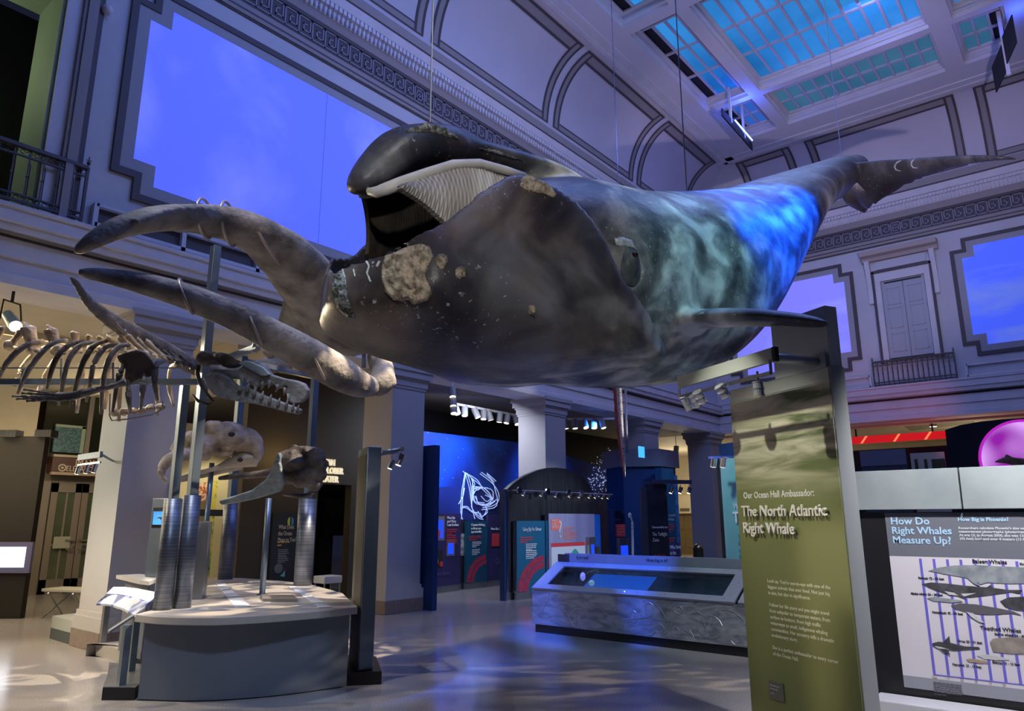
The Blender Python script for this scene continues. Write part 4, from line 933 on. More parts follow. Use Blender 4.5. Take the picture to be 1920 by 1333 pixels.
for k, (ex, ey) in enumerate(((44, 730), (40, 737), (22, 743), (30, 748), (50, 752))):
    sy_ = 739 + 2.6 * k; P_ = [(104, sy_, 6.2, 3.2)]
    for t in range(1, 5): P_ += [(104 + (ex - 104) * (t - .5) / 4, sy_ + (ey - sy_) * (t - .5) / 4, 6.18, 1.7), (104 + (ex - 104) * t / 4, sy_ + (ey - sy_) * t / 4, 6.16, 2.7)]
    bonetube(MB(), P_, 22, 6).build('finger_bone', bone_g if k != 2 else bone_b, sk, smooth=True)
for k in range(6):
    x, y = 216 + k * 17, 774 - k * 1.5 - (k > 3) * 4; b = MB(); blob(b, x, y, D0 - .1, 9, 7, 9, k, .4); fuse(b.build('breastbone', bone_l, sk, smooth=True), .008, 1)
MB().tube([at_d(x, y, D0 - .12) for x, y in ((206, 738), (205, 778), (209, 788), (240, 786), (285, 778), (303, 768), (306, 752))], .007, 6).build('wire_cradle', wire, sk)
MB().bar(at_d(-30, 716, 6.7), at_d(372, 716, 6.85), .05, .055).bar(at_d(-20, 690, 6.6), at_d(330, 690, 6.7), .012).bar(at_d(45, 690, 6.6), at_d(42, 712, 6.6), .03).bar(at_d(115, 672, 6.6), at_d(114, 712, 6.6), .012).bar(at_d(212, 680, 6.6), at_d(212, 712, 6.6), .014).build('support_beam', blue_steel, sk)
b = MB(); blob(b, 388, 672, 6.6, 20, 14, 20, 1); blob(b, 412, 673, 6.6, 26, 12, 20, 2); blob(b, 435, 682, 6.6, 18, 9, 14, 4)
fuse(b.build('braincase', bone_d, sk, smooth=True), .010, 2)
MB().tube([at_d(x, y, 6.58) for x, y in ((372, 684), (370, 700), (376, 720), (388, 738), (400, 752), (392, 758), (372, 752), (360, 740))], [.02, .022, .018, .014, .012, .014, .014, .01], 8).build('throat_bone', bone_d, sk, smooth=True)
def slab(P_, d, th, m, name, vox=.008, it=2): return fuse(MB().ext([at_d(x, y, d) for x, y in P_], FW * th).build(name, m, sk, smooth=True), vox, it)
slab([(383, 704), (400, 692), (425, 694), (448, 692), (462, 680), (478, 678), (492, 684), (506, 703), (528, 710), (552, 714), (568, 720), (576, 732), (574, 745), (563, 756), (546, 756), (540, 750), (541, 740), (534, 738), (535, 733), (540, 725), (533, 722), (524, 727), (520, 730), (515, 722), (507, 723), (503, 718), (496, 719), (489, 725), (480, 726), (470, 722), (462, 716), (452, 712), (440, 710), (425, 712), (405, 712)], 6.5, .11, bone_g, 'upper_jaw')
slab([(446, 681), (458, 676), (472, 679), (490, 687), (506, 703), (492, 706), (476, 698), (462, 690)], 6.46, .06, bone_b, 'nasal_bone')
slab([(380, 707), (396, 698), (412, 700), (430, 712), (444, 726), (458, 726), (475, 734), (492, 742), (510, 748), (530, 756), (548, 763), (563, 769), (560, 778), (540, 774), (510, 766), (480, 758), (450, 754), (420, 748), (400, 740), (388, 726)], 6.42, .09, bone_g, 'lower_jaw')
for k, (x, y) in enumerate(((454, 711), (466, 717), (480, 724), (492, 722), (505, 719), (520, 727), (534, 733), (541, 744))):
    bonetube(MB(), [(x, y - 5, 6.5, 5.0 - .25 * k), (x, y + 2, 6.48, 4.0 - .2 * k), (x - 2, y + (11 - .5 * k), 6.47, .8)], 6, 8).build('tooth', bone_g, sk, smooth=True)
for k, (x, y) in enumerate(((450, 728), (463, 731), (476, 737), (490, 744), (505, 750), (521, 756), (536, 760), (548, 765), (557, 768))):
    bonetube(MB(), [(x, y + 3, 6.41, 4.6 - .25 * k), (x + 2, y - 4, 6.4, 3.4 - .15 * k), (x + 4, y - 12 + .4 * k, 6.4, .8)], 6, 8).build('tooth', bone_g, sk, smooth=True)

s1 = thing('beaked_skull', 'tan skull with a hooked down-curved beak, behind the tall posts', 'skull', at_d(430, 850, 9.4))
b = MB(); d = 9.5
for i, (x, y, d_, rx, ry) in enumerate(((425, 818, 9.5, 42, 26), (400, 804, 9.4, 20, 16), (462, 828, 9.6, 30, 26), (484, 845, 9.6, 10, 22), (415, 844, 9.45, 24, 14), (385, 832, 9.35, 22, 22), (440, 840, 9.6, 26, 14))): blob(b, x, y, d_, rx, ry, max(rx, ry) * .7, i, .18)
bonetube(b, [(395, 838, 9.35, 17), (365, 828, 9.2, 13), (352, 812, 9.1, 8)], 10, 10)
bonetube(b, [(390, 848, 9.35, 16), (355, 850, 9.15, 13), (330, 856, 9.0, 12), (312, 866, 8.95, 11), (303, 882, 8.9, 8), (306, 895, 8.9, 5.5), (315, 904, 8.9, 3)], 24, 12)
bonetube(b, [(322, 846, 9.05, 5), (330, 830, 9.1, 6), (345, 818, 9.15, 7), (362, 814, 9.2, 8)], 10, 8)
fuse(b.build('cranium', mat('bone_tan', (.20, .155, .11), .75, col2=(.52, .43, .34), scale=5, detail=8, bump=.9, bscale=14), s1, smooth=True), .016, 1)
b = MB(); bonetube(b, [(484, 868, 9.55, 8), (460, 862, 9.5, 15), (432, 868, 9.45, 10), (405, 878, 9.35, 5), (375, 886, 9.25, 5), (340, 896, 9.1, 4), (318, 903, 9.0, 3)], 22, 10, .6); blob(b, 455, 862, 9.5, 22, 12, 10, 9)
bonetube(b, [(455, 875, 9.7, 6), (410, 882, 9.6, 8), (370, 892, 9.4, 7), (335, 902, 9.2, 4)], 14, 10, .5)
fuse(b.build('lower_jaw', mat('bone_sand', (.42, .36, .27), .75, col2=(.58, .50, .38), scale=5, detail=6, bump=.3, bscale=22), s1, smooth=True), .014, 1)
MB().ball(at_d(434, 814, 9.12), .045, .03, .035).ball(at_d(450, 862, 9.3), .04, .03, .03).build('eye_socket', black, s1)
s2 = thing('dolphin_skull', 'dark skull with a long pale blue-grey wedge jaw on a thin rod', 'skull', at_d(530, 890, 8.1))
b = MB(); d = 8.1
for i, (x, y, rx, ry) in enumerate(((555, 862, 32, 22), (590, 858, 20, 20), (600, 872, 16, 14), (575, 890, 34, 22), (540, 890, 26, 18), (552, 842, 8, 9), (570, 845, 20, 9), (590, 908, 16, 12))): blob(b, x, y, d, rx, ry, max(rx, ry), i + 20, .35)
fuse(b.build('cranium', bone_d, s2, smooth=True), .016, 2)
b = MB(); w_ = [(410, 943), (412, 938), (440, 930), (470, 920), (497, 900), (508, 882), (514, 862), (521, 848), (526, 852), (524, 868), (528, 885), (532, 905), (526, 922), (500, 930), (470, 938), (440, 944), (415, 947)]
b.ext([at_d(x, y, 7.85) for x, y in w_], FW * .07)
fuse(b.build('wedge_jaw', bone_b, s2, smooth=True), .012, 4)
b = MB(); bonetube(b, [(410, 897, 8.6, 4), (440, 893, 8.6, 6), (480, 890, 8.5, 7), (520, 884, 8.4, 9)], 12, 8); bonetube(b, [(530, 926, 8.2, 4), (570, 930, 8.3, 5), (590, 920, 8.3, 5)], 8, 8)
fuse(b.build('far_jaw', bone_d, s2, smooth=True), .012, 1)

# ------------------------------------------------------------------ blade pylon beside the plinth, with a light arm
def lamp(parent, p, aim, L=.11, r=.035, hang=.05, m=chrome):
    p = Vector(p); aim = Vector(aim).normalized()
    o = MB().cyl(p, p - Vector((0, 0, hang)), .008, 8).tube([p - Vector((0, 0, hang)) - aim * L * .4, p - Vector((0, 0, hang)) + aim * L * .6], r, 14, cap=True).build('spot_lamp', m, parent, smooth=False)
    c = p - Vector((0, 0, hang)) + aim * (L * .6 + .002)
    MB().tube([c, c + aim * .004], r * .86, 14).build('lens', white_lamp, o)
    return o
F = at_z(672, 1258, .12); DV = Vector((.48, .88, 0)); AV = Vector((.83, -.30, 0)).normalized()
t = thing('blade_pylon', 'tall narrow steel blade pylon at the right end of the plinth', 'pylon', (F.x, F.y, 0))
zt = zrow(F.x, F.y, 836)
MB().obox(F, AV * .15, DV * .55, (0, 0, zt - .12)).build('blade', blue_steel, t, bevel=.008)
MB().obox(F + DV * .02 - AV * .006, AV * .006, DV * .5, (0, 0, zt - .2)).build('graphic_face', mat('sand_graphic', (.05, .055, .05), .5, col2=(.16, .15, .11), scale=2, stretch=(1, 1, .5)), t)
q = [at_z(x, y, 0) for x, y in ((653, 1286), (715, 1283), (716, 1256))]
MB().prism([(q[0].x, q[0].y), (q[1].x, q[1].y), (q[2].x, q[2].y + .1), (5.6, 6.9), (5.22, 6.62)], 0, .118).build('foot', kick_m, t)
t = thing('light_arm', 'steel light arm with two small lamps on top of the blade pylon', 'light arm', F + Vector((0, 0, zt - .12)), 'pylon light arms')
a0 = F + AV * .16 + Vector((0, 0, zt - .12 - .06)); e = at_d(752, 842, 7.6)
MB().cyl(a0, e, .022, 10).cyl(a0 + DV * .25, e + DV * .3, .022, 10).build('arm_tube', blue_steel, t, smooth=True)
MB().bar(e - DV * .05, e + DV * .5, .04).build('track', blue_steel, t)
lamp(t, e + Vector((0, 0, -.02)), (-.3, .2, -1), .12, .035, .08); lamp(t, e + DV * .42 + Vector((0, 0, -.02)), (-.3, .2, -1), .10, .03, .1)
tag(MB().box(9.28, 9.46, 0, 9.40, 10.4, 2.88).build('blue_partition', mat('blue_panel', (.006, .035, .13), .4)), 'narrow dark blue partition end beside the pier right of the theater', 'partition')
# ------------------------------------------------------------------ deep sea gallery behind the piers
white_ink = mat('white_ink', (.75, .76, .78), .6); red_ink = mat('red_ink', (.62, .05, .06), .6); black_ink = mat('black_ink', (.02, .02, .025), .6)
grey_ink = mat('grey_ink', (.35, .36, .38), .6); blue_ink = mat('blue_ink', (.30, .62, .85), .6); teal_ink = mat('teal_ink', (.10, .36, .44), .6)
violet_p = mat('violet_panel', (.030, .026, .095), .45, col2=(.045, .035, .13), scale=2)
teal_p = mat('teal_panel', (.008, .07, .12), .4, col2=(.010, .10, .17), scale=1.5)
navy_p = mat('navy_panel', (.006, .035, .13), .4); dark_p = mat('charcoal_panel', (.012, .013, .018), .35, col2=(.03, .035, .04), scale=6, stretch=(6, 1, .25))
lit_blue = mat('lit_niche_blue', (.01, .04, .6), .5, emit=(.01, .06, .85), es=1.0)
def lines(parent, o, xd, n, w, gap, h, m, seed=1, name='text_block'):
    o, xd = Vector(o), Vector(xd).normalized(); rnd = random.Random(seed); b = MB(); nn = xd.cross(Vector((0, 0, 1)))
    for i in range(n):
        x = 0; lw = w * (rnd.uniform(.82, 1) if i < n - 1 else rnd.uniform(.35, .7))
        while x < lw:
            ww = min(rnd.uniform(.9, 3.2) * h, lw - x)
            if ww > .3 * h: b.obox(o + xd * x + Vector((0, 0, -i * gap)), xd * ww, Vector((0, 0, h * .62)), nn * .0015)
            x += ww + .4 * h
    return b.build(name, m, parent)
murm = bpy.data.materials.new('mural_print'); murm.use_nodes = True
def mural_nodes():
    nt = murm.node_tree; B = nt.nodes['Principled BSDF']; N = nt.nodes.new; K = nt.links.new
    tc = N('ShaderNodeTexCoord'); nz = N('ShaderNodeTexNoise'); nz.inputs['Scale'].default_value = .7; nz.inputs['Detail'].default_value = 4; K(tc.outputs['Object'], nz.inputs['Vector'])
    rp = N('ShaderNodeValToRGB'); e = rp.color_ramp.elements; e[0].position = .35; e[0].color = (.012, .018, .11, 1); e[1].position = .68; e[1].color = (.01, .085, .40, 1); K(nz.outputs[0], rp.inputs[0])
    vo = N('ShaderNodeTexVoronoi'); vo.inputs['Scale'].default_value = 5.5; K(tc.outputs['Object'], vo.inputs['Vector'])
    r2 = N('ShaderNodeValToRGB'); e = r2.color_ramp.elements; e[0].position = .03; e[0].color = (1, 1, 1, 1); e[1].position = .11; e[1].color = (0, 0, 0, 1); K(vo.outputs['Distance'], r2.inputs[0])
    mx = N('ShaderNodeMix'); mx.data_type = 'RGBA'; K(r2.outputs[0], mx.inputs[0]); K(rp.outputs[0], mx.inputs[6]); mx.inputs[7].default_value = (.25, .38, .7, 1)
    K(mx.outputs[2], B.inputs['Base Color']); B.inputs['Roughness'].default_value = .55
mural_nodes()
t = thing('deep_sea_mural', 'tall deep blue speckled mural wall behind the piers', 'mural', (14, 12.1, 0))
b = MB(); T_ = [(10.95, 3.53), (11.4, 3.53), (15.1, 3.55), (17, 3.36), (19.4, 3.06), (21.5, 2.8)]
b.ext([(10.95, 12.05, 0), (21.5, 12.05, 0)] + [(x, 12.05, z) for x, z in T_[::-1]], (0, .12, 0)); b.build('wall_print', murm, t)
b = MB(); b.ext([(10.95, 12.0, 0), (21.5, 12.0, 0), (21.5, 12.0, 1.55), (17.5, 12.0, 1.9), (14.5, 12, 2.25), (12.2, 12, 2.3), (10.95, 12.0, 2.2)], (0, .04, 0)); b.build('dark_wave', mat('mural_dark_wave', (.016, .016, .075), .55, col2=(.02, .03, .14), scale=1), t)
jl = mat('jelly_print_glow', (.55, .65, 1), .5, emit=(.45, .58, 1.0), es=.55)  # glow added to printed line art and dots so they show in the dim
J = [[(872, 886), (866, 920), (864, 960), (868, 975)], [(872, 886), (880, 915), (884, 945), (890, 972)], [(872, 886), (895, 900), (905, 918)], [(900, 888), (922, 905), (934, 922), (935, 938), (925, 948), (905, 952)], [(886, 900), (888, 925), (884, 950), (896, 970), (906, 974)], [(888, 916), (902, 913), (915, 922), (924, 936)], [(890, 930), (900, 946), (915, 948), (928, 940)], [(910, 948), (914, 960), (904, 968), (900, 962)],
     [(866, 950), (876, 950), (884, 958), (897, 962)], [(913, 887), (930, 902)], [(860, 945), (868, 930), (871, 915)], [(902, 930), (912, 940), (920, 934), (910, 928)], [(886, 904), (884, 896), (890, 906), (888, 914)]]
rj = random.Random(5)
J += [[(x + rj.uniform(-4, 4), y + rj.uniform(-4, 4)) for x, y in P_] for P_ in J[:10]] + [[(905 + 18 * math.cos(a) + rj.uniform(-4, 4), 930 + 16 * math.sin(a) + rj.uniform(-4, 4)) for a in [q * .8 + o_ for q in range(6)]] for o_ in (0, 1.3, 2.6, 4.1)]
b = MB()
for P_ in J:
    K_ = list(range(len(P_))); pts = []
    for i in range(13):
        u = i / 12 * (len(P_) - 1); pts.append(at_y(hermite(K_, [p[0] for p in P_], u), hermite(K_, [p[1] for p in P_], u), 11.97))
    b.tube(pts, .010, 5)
b.build('creature_print_glow', jl, t)
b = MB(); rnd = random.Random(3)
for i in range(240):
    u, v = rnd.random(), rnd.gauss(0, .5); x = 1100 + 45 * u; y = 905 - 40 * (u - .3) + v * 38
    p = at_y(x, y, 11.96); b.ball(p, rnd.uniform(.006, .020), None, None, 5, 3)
b.build('dots_print_glow', jl, t)['kind'] = 'stuff'

def board(label, p0, p1, z0, z1, m, name='exhibit_board', th=.06, kick=True, cat='panel', grp=None, edge=None):
    p0, p1 = Vector((*p0, 0)), Vector((*p1, 0)); xd = (p1 - p0).normalized(); nb = -xd.cross(Vector((0, 0, 1)))
    t = thing(name, label, cat, p0, grp)
    MB().obox(p0 + Vector((0, 0, z0)), p1 - p0, nb * th, (0, 0, z1 - z0)).build('board', m, t)
    if kick: MB().obox(p0 + nb * .005, p1 - p0, nb * th, (0, 0, z0)).build('kick_plate', steel, t)
    if edge: MB().obox(p0 + Vector((0, 0, z0)) - xd * .025, xd * .024, nb * (th + .02), (0, 0, z1 - z0)).build('edge_trim', edge, t)
    return t, xd, p0
def arc_print(t, p0, xd, w, z0, h, m):
    b = MB(); nn = xd.cross(Vector((0, 0, 1))); n = 24
    for k, (r0, r1) in enumerate(((.62, .78), (.80, .98))):
        A = []; B_ = []
        for i in range(n + 1):
            g = pi - (pi / 2 - .06) * i / n; A.append(p0 + xd * (w + r0 * w * math.cos(g)) + Vector((0, 0, z0 + .01 + .72 * h * r0 * math.sin(g))) + nn * .004); B_.append(p0 + xd * (w + r1 * w * math.cos(g)) + Vector((0, 0, z0 + .01 + .72 * h * r1 * math.sin(g))) + nn * .004)
        b.grid([A, B_])
    b.build('red_arc', m, t)
arc_m = mat('red_arc_print', (.20, .02, .05), .5, col2=(.55, .05, .10), scale=40)
UPZ = (0, 0, 1)
t, xd, p0 = board('violet exhibit panel with blue lit niches beside the blue partition', (11.0, 11.5), (12.27, 11.62), .14, 1.68, violet_p)
def on(t, p0, xd, x0, x1, z0, z1, m, name, o=.004, th=.003): return MB().obox(p0 + xd * x0 + Vector((0, 0, z0)) + xd.cross(Vector(UPZ)) * o, xd * (x1 - x0), xd.cross(Vector(UPZ)) * th, (0, 0, z1 - z0)).build(name, m, t)
on(t, p0, xd, .12, .68, 1.10, 1.62, mat('niche_frame', (.20, .18, .16), .5), 'niche_frame'); on(t, p0, xd, .12, .63, 1.15, 1.54, lit_blue, 'niche', .009)
on(t, p0, xd, .76, 1.05, .76, 1.12, MATS['niche_frame'], 'niche_frame'); on(t, p0, xd, .81, 1.0, .80, 1.04, lit_blue, 'niche', .009)
on(t, p0, xd, .38, .52, 1.17, 1.33, red_ink, 'red_label', .014); on(t, p0, xd, .20, .64, .55, .90, black_ink, 'picture'); on(t, p0, xd, .54, .64, .55, .66, red_ink, 'red_label', .009)
MB().ball(p0 + xd * .25 + Vector((0, -.03, 1.24)), .05, .02, .08).build('specimen', white_ink, t, smooth=True)
b = MB()
for k in range(4): b.tube([p0 + xd * (.42 + .02 * k) + Vector((0, -.012, .82 - .04 * k)), p0 + xd * (.40 + .03 * k) + Vector((0, -.012, .74 - .04 * k)), p0 + xd * (.45 + .02 * k) + Vector((0, -.012, .68 - .03 * k))], .006, 5)
b.build('picture_streaks', mat('amber_ink', (.5, .28, .06), .5), t)
text('Most by\nand Most\nLow Surface', .085, p0 + xd * .76 + Vector((0, -.012, 1.56)), xd, UPZ, white_ink, t, .004, line=.9)
lines(t, p0 + xd * .76 + Vector((0, -.01, 1.32)), xd, 3, .38, .045, .035, red_ink, 2); lines(t, p0 + xd * .76 + Vector((0, -.01, 1.19)), xd, 6, .38, .042, .032, red_ink, 3)
text('Communication', .13, p0 + xd * .05 + Vector((0, -.01, .36)), xd, UPZ, mat('violet_ink', (.12, .10, .26), .6), t, .002)
t, xd, p0 = board('black exhibit panel strip with a grey printed map', (12.29, 11.74), (12.64, 11.78), .14, 1.55, black_ink); on(t, p0, xd, .05, .32, .74, 1.24, mat('map_print', (.18, .19, .21), .6, col2=(.5, .52, .55), scale=14, lo=.45, hi=.55), 'map', .012)
t, xd, p0 = board('teal exhibit panel with a red arc under the printed sea creature', (12.5, 11.66), (13.28, 11.70), .14, 1.51, teal_p)
arc_print(t, p0, xd, .76, .14, .85, arc_m); text('Counterfeiting\na deep-sea\nspectacular', .085, p0 + xd * .16 + Vector((0, -.012, 1.40)), xd, UPZ, white_ink, t, .006, line=.9)
lines(t, p0 + xd * .08 + Vector((0, -.01, 1.16)), xd, 3, .5, .04, .03, red_ink, 4); lines(t, p0 + xd * .2 + Vector((0, -.01, 1.03)), xd, 4, .34, .036, .026, white_ink, 5); lines(t, p0 + xd * .2 + Vector((0, -.01, .86)), xd, 4, .30, .036, .026, white_ink, 6)
t, xd, p0 = board('violet exhibit panel partly behind the dark arch, with a red card', (13.32, 11.72), (14.6, 11.80), .14, 1.66, violet_p)
text('How Do They Use It?', .085, p0 + xd * .1 + Vector((0, -.012, 1.3)), xd, UPZ, white_ink, t, .004); on(t, p0, xd, .12, .42, .92, 1.22, red_ink, 'red_card', .02); lines(t, p0 + xd * .47 + Vector((0, -.01, 1.2)), xd, 4, .3, .045, .03, red_ink, 8)
text('Glow', .2, p0 + xd * .28 + Vector((0, -.01, .5)), xd, UPZ, MATS['violet_ink'], t, .002); on(t, p0, xd, .46, .62, .8, 1.06, MATS['niche_frame'], 'side_case', .03, .06)

t = thing('arched_exhibit_wall', 'charcoal exhibit wall with a rounded arch top before the second pier', 'exhibit wall', (13, 9.6, 0))
AR = [(11.36, .15), (11.36, 2.15), (11.55, 2.27), (11.74, 2.36), (12.05, 2.48), (12.38, 2.58), (12.72, 2.645), (13.06, 2.67), (13.4, 2.665), (13.67, 2.62), (13.98, 2.55), (14.21, 2.45), (14.4, 2.31), (14.53, 2.15), (14.62, 1.92), (14.66, 1.7), (14.68, .15)]
MB().ext([(x, 9.48, z) for x, z in AR], (0, .10, 0)).build('board', dark_p, t)
MB().ext([(11.33, 9.46, .15), (11.36, 9.46, .15), (11.36, 9.46, 2.15), (11.33, 9.46, 2.14)], (0, .13, 0)).build('edge_trim', chrome, t); MB().box(11.27, 9.48, 0, 11.33, 9.6, 2.13).build('blue_edge', navy_p, t)
MB().box(11.33, 9.49, 0, 14.68, 9.57, .15).build('kick_plate', steel, t)
t, xd, p0 = board('teal exhibit panel headed Going Up For Dinner with a red arc', (11.52, 9.37), (12.46, 9.37), .14, 1.52, mat('teal_panel_bright', (.012, .12, .22), .4), edge=chrome)
arc_print(t, p0, xd, .94, .14, .95, arc_m); text('Going Up For Dinner', .10, p0 + xd * .17 + Vector((0, -.012, 1.32)), xd, UPZ, white_ink, t, .008, sx=.72)
lines(t, p0 + xd * .1 + Vector((0, -.01, 1.18)), xd, 3, .46, .045, .034, red_ink, 9); lines(t, p0 + xd * .28 + Vector((0, -.01, 1.05)), xd, 4, .4, .036, .026, white_ink, 10); lines(t, p0 + xd * .28 + Vector((0, -.01, .92)), xd, 5, .4, .036, .026, white_ink, 11)
t, xd, p0 = board('pale violet exhibit panel with an outlined question mark and wave strip', (12.50, 9.30), (14.26, 9.30), .14, 1.67, mat('lilac_panel', (.17, .17, .34), .35, col2=(.34, .35, .52), scale=1.0, stretch=(1.6, 1, .1)), edge=chrome)
pink = mat('coral_ink', (.75, .20, .16), .6)
on(t, p0, xd, .08, .42, 1.32, 1.56, pink, 'title_card'); text('WHO\nLIVES\nWHERE', .075, p0 + xd * .10 + Vector((0, -.012, 1.49)), xd, UPZ, mat('pale_coral', (.8, .55, .5), .6), t, .003, line=.85)
text('?', .52, p0 + xd * .30 + Vector((0, -.016, 1.17)), xd, UPZ, MATS['pale_coral'], t, .004); lines(t, p0 + xd * .52 + Vector((0, -.01, 1.36)), xd, 2, .45, .05, .036, pink, 12); lines(t, p0 + xd * .52 + Vector((0, -.01, 1.26)), xd, 4, .55, .045, .034, pink, 13)
on(t, p0, xd, .08, 1.34, .98, 1.06, red_ink, 'red_band'); on(t, p0, xd, .08, 1.34, .5, .98, mat('ice_print', (.62, .68, .74), .5), 'wave_picture')
b = MB(); n = 20; A = [p0 + xd * (.5 + .8 * i / n) + Vector((0, -.012, .55)) for i in range(n + 1)]; B_ = [p0 + xd * (.5 + .8 * i / n) + Vector((0, -.012, .64 + .28 * math.exp(-((i / n - .55) / .28) ** 2))) for i in range(n + 1)]
b.grid([A, B_]).build('green_wave', mat('green_wave', (.04, .42, .30), .5), t)
MB().box(13.88, 9.2, .14, 14.12, 9.32, 1.16).build('lit_case', steel, t); MB().box(13.95, 9.19, .6, 14.06, 9.2, 1.0).build('lit_window', lit_blue, t); MB().box(14.16, 9.2, .14, 14.3, 9.3, .95).build('small_case', steel, t)
MB().box(14.262, 9.3, .14, 14.5, 9.34, 1.66).build('blue_side', mat('bright_blue', (.01, .10, .5), .4), t)

t = thing('track_light_rail', 'thin steel rail of small spot lamps before the arched wall', 'light rail', (13, 9.2, 2.1))
MB().cyl((11.3, 9.2, 2.12), (14.9, 9.2, 2.12), .016, 8).build('rail', chrome, t)
for x in (11.38, 12.33, 13.1, 13.6): MB().cyl((x, 9.17, 2.12), (x, 9.2, 2.12), .07, 16).cyl((x, 9.2, 2.12), (x, 9.48, 2.12), .012, 8).build('wall_mount', chrome, t)
for x in (11.55, 12.15, 12.65, 13.18, 13.55, 13.95, 14.2, 14.5, 14.75): lamp(t, (x, 9.2, 2.11), (random.uniform(-.4, .2), .5, -1), .10, .03, .03)
# ceiling tracks
def track(p, q, xs_, label, cl=None):
    t = thing('ceiling_light_track', label, 'light track', (Vector(p) + Vector(q)) / 2, 'ceiling light tracks')
    MB().bar(p, q, .06, .05).build('track', plaster_pale, t)
    for i, f in enumerate(xs_):
        c = Vector(p).lerp(Vector(q), f); lamp(t, c, (random.uniform(-.3, .3), random.uniform(-.5, .1), -1), .24, .075, .1, mat('white_housing', (.26, .26, .28), .5))
    return t
p, q = at_z(852, 757, 4.12), at_z(996, 784, 4.12)
track(p, q, (.02, .12, .25, .35, .42, .56, .66, .78, .88, .95), 'white ceiling light track between the two nearest piers')
p, q = at_z(1056, 786, 4.05), at_z(1152, 785, 4.05); track(p, q, (.04, .22, .42, .6, .76), 'white ceiling light track right of the second pier')
t = thing('spot_cluster', 'cluster of stacked spot lamps hanging at the ceiling edge right of the pier', 'spot lamp', at_y(846, 722, 9.72)); c = at_y(847, 728, 9.72)
MB().cyl((c.x, c.y, 4.26), c + Vector((0, 0, -.35)), .02, 8).build('stem', plaster_pale, t)
for dz, m_ in ((.0, 1), (-.18, 2), (-.32, 3)): lamp(t, c + Vector((.02 * m_, 0, dz)), (-.2, -.3, -1), .2, .07, .06, MATS['white_housing'])

# hexagonal tower round the third pier
cx_, cy_ = 17.89, 10.1
def hexp(r, ph=.0): return [(cx_ + r * math.cos(pi / 3 * k + ph), cy_ + r * math.sin(pi / 3 * k + ph)) for k in range(6)]
def ringp(b, r0, r1, z0, z1):
    A, B_ = hexp(r1), hexp(r0); vs = [(*p, z0) for p in A] + [(*p, z0) for p in B_] + [(*p, z1) for p in A] + [(*p, z1) for p in B_]
    return b.add(vs, [f for i in range(6) for j in ((i + 1) % 6,) for f in ((i, j, 12 + j, 12 + i), (6 + i, 6 + j, 18 + j, 18 + i), (i, j, 6 + j, 6 + i), (12 + i, 12 + j, 18 + j, 18 + i))])
t = thing('exhibit_tower', 'blue six-sided exhibit tower with a grey header around the third pier', 'exhibit tower', (cx_, cy_, 0))
ringp(MB(), .74, .95, 0, 2.92).build('blue_walls', navy_p, t); ringp(MB(), .72, 1.06, 2.92, 3.38).build('header', mat('header_grey', (.13, .13, .17), .45), t)
p0 = at_y(1203, 868, 9.16); MB().box(p0.x - .12, 9.15, 3.08, p0.x + .16, 9.175, 3.36).build('lit_tile', mat('lit_cyan', (.05, .4, .8), .4, emit=(.06, .45, .95), es=1.2), t)
MB().box(17.05, 9.02, 0, 17.75, 9.2, 2.86).build('teal_face', mat('tower_teal', (.006, .05, .11), .3, col2=(.01, .09, .16), scale=1.2), t); MB().box(17.75, 9.05, .6, 18.0, 9.2, 2.7).build('glass_strip', mat('tower_strip', (.02, .08, .2), .2, col2=(.10, .2, .35), scale=9), t)
text('A colourful\nlandscape', .1, (17.25, 9.015, 1.62), (1, 0, 0), UPZ, grey_ink, t, .002); lines(t, (17.2, 9.015, 1.40), (1, 0, 0), 4, .45, .06, .045, red_ink, 21); lines(t, (17.2, 9.015, 1.05), (1, 0, 0), 5, .45, .06, .045, red_ink, 22)
MB().box(17.2, 8.98, .5, 17.8, 9.02, .96).build('violet_card', violet_p, t); text('Who Lives\nin the', .14, (17.24, 8.975, .8), (1, 0, 0), UPZ, white_ink, t, .002)
t = thing('label_kiosk', 'narrow blue kiosk with a red band and a lit blue case left of the tower', 'kiosk', at_z(1132, 1046, 0) * 0 + Vector((15.9, 9.6, 0)))
MB().box(15.62, 9.6, 0, 16.12, 9.75, 1.78).build('body', navy_p, t); MB().box(15.66, 9.585, 1.45, 16.08, 9.6, 1.76).build('picture', mat('night_print', (.006, .01, .03), .3, col2=(.05, .1, .3), scale=3, stretch=(1, 1, 3), lo=.5, hi=.75), t)
MB().box(15.66, 9.58, 1.13, 16.08, 9.6, 1.43).build('red_band', red_ink, t); lines(t, (15.69, 9.577, 1.36), (1, 0, 0), 4, .36, .06, .04, pink, 30); MB().box(15.66, 9.5, .35, 16.1, 9.6, 1.1).build('case', steel, t); MB().box(15.71, 9.49, .5, 16.03, 9.5, .92).build('lit_window', lit_blue, t); MB().box(15.8, 9.47, .5, 15.95, 9.49, .58).build('red_label', red_ink, t)
t = thing('sea_pen_model', 'slender white beaded stalk model with a bulb on top', 'model', at_d(1186, 1042, 12))
pts = [at_d(x, y, 12) for x, y in ((1187, 1062), (1187, 1035), (1186.5, 1000), (1185.5, 978), (1183, 969))]; MB().tube(pts, .014, 8).build('stalk', white_ink, t); MB().ball(at_d(1181, 966, 12), .03, .03, .045, 10, 8).build('bulb', white_ink, t, smooth=True)
b = MB()
for i in range(16): b.ball(pts[0].lerp(pts[3], .25 + i / 21), .026, .026, .012, 8, 4)
b.build('beads', white_ink, t)
MB().cyl((pts[0].x, pts[0].y, 0), pts[0], .014, 8).cyl((pts[0].x, pts[0].y, 0), (pts[0].x, pts[0].y, .02), .12, 12).build('base', steel, t)
tp = at_d(1239, 1037, 16.2); t = thing('twilight_pylon', 'black text pylon headed The Twilight Zone with a light arm on top', 'pylon', (tp.x, tp.y, 0))
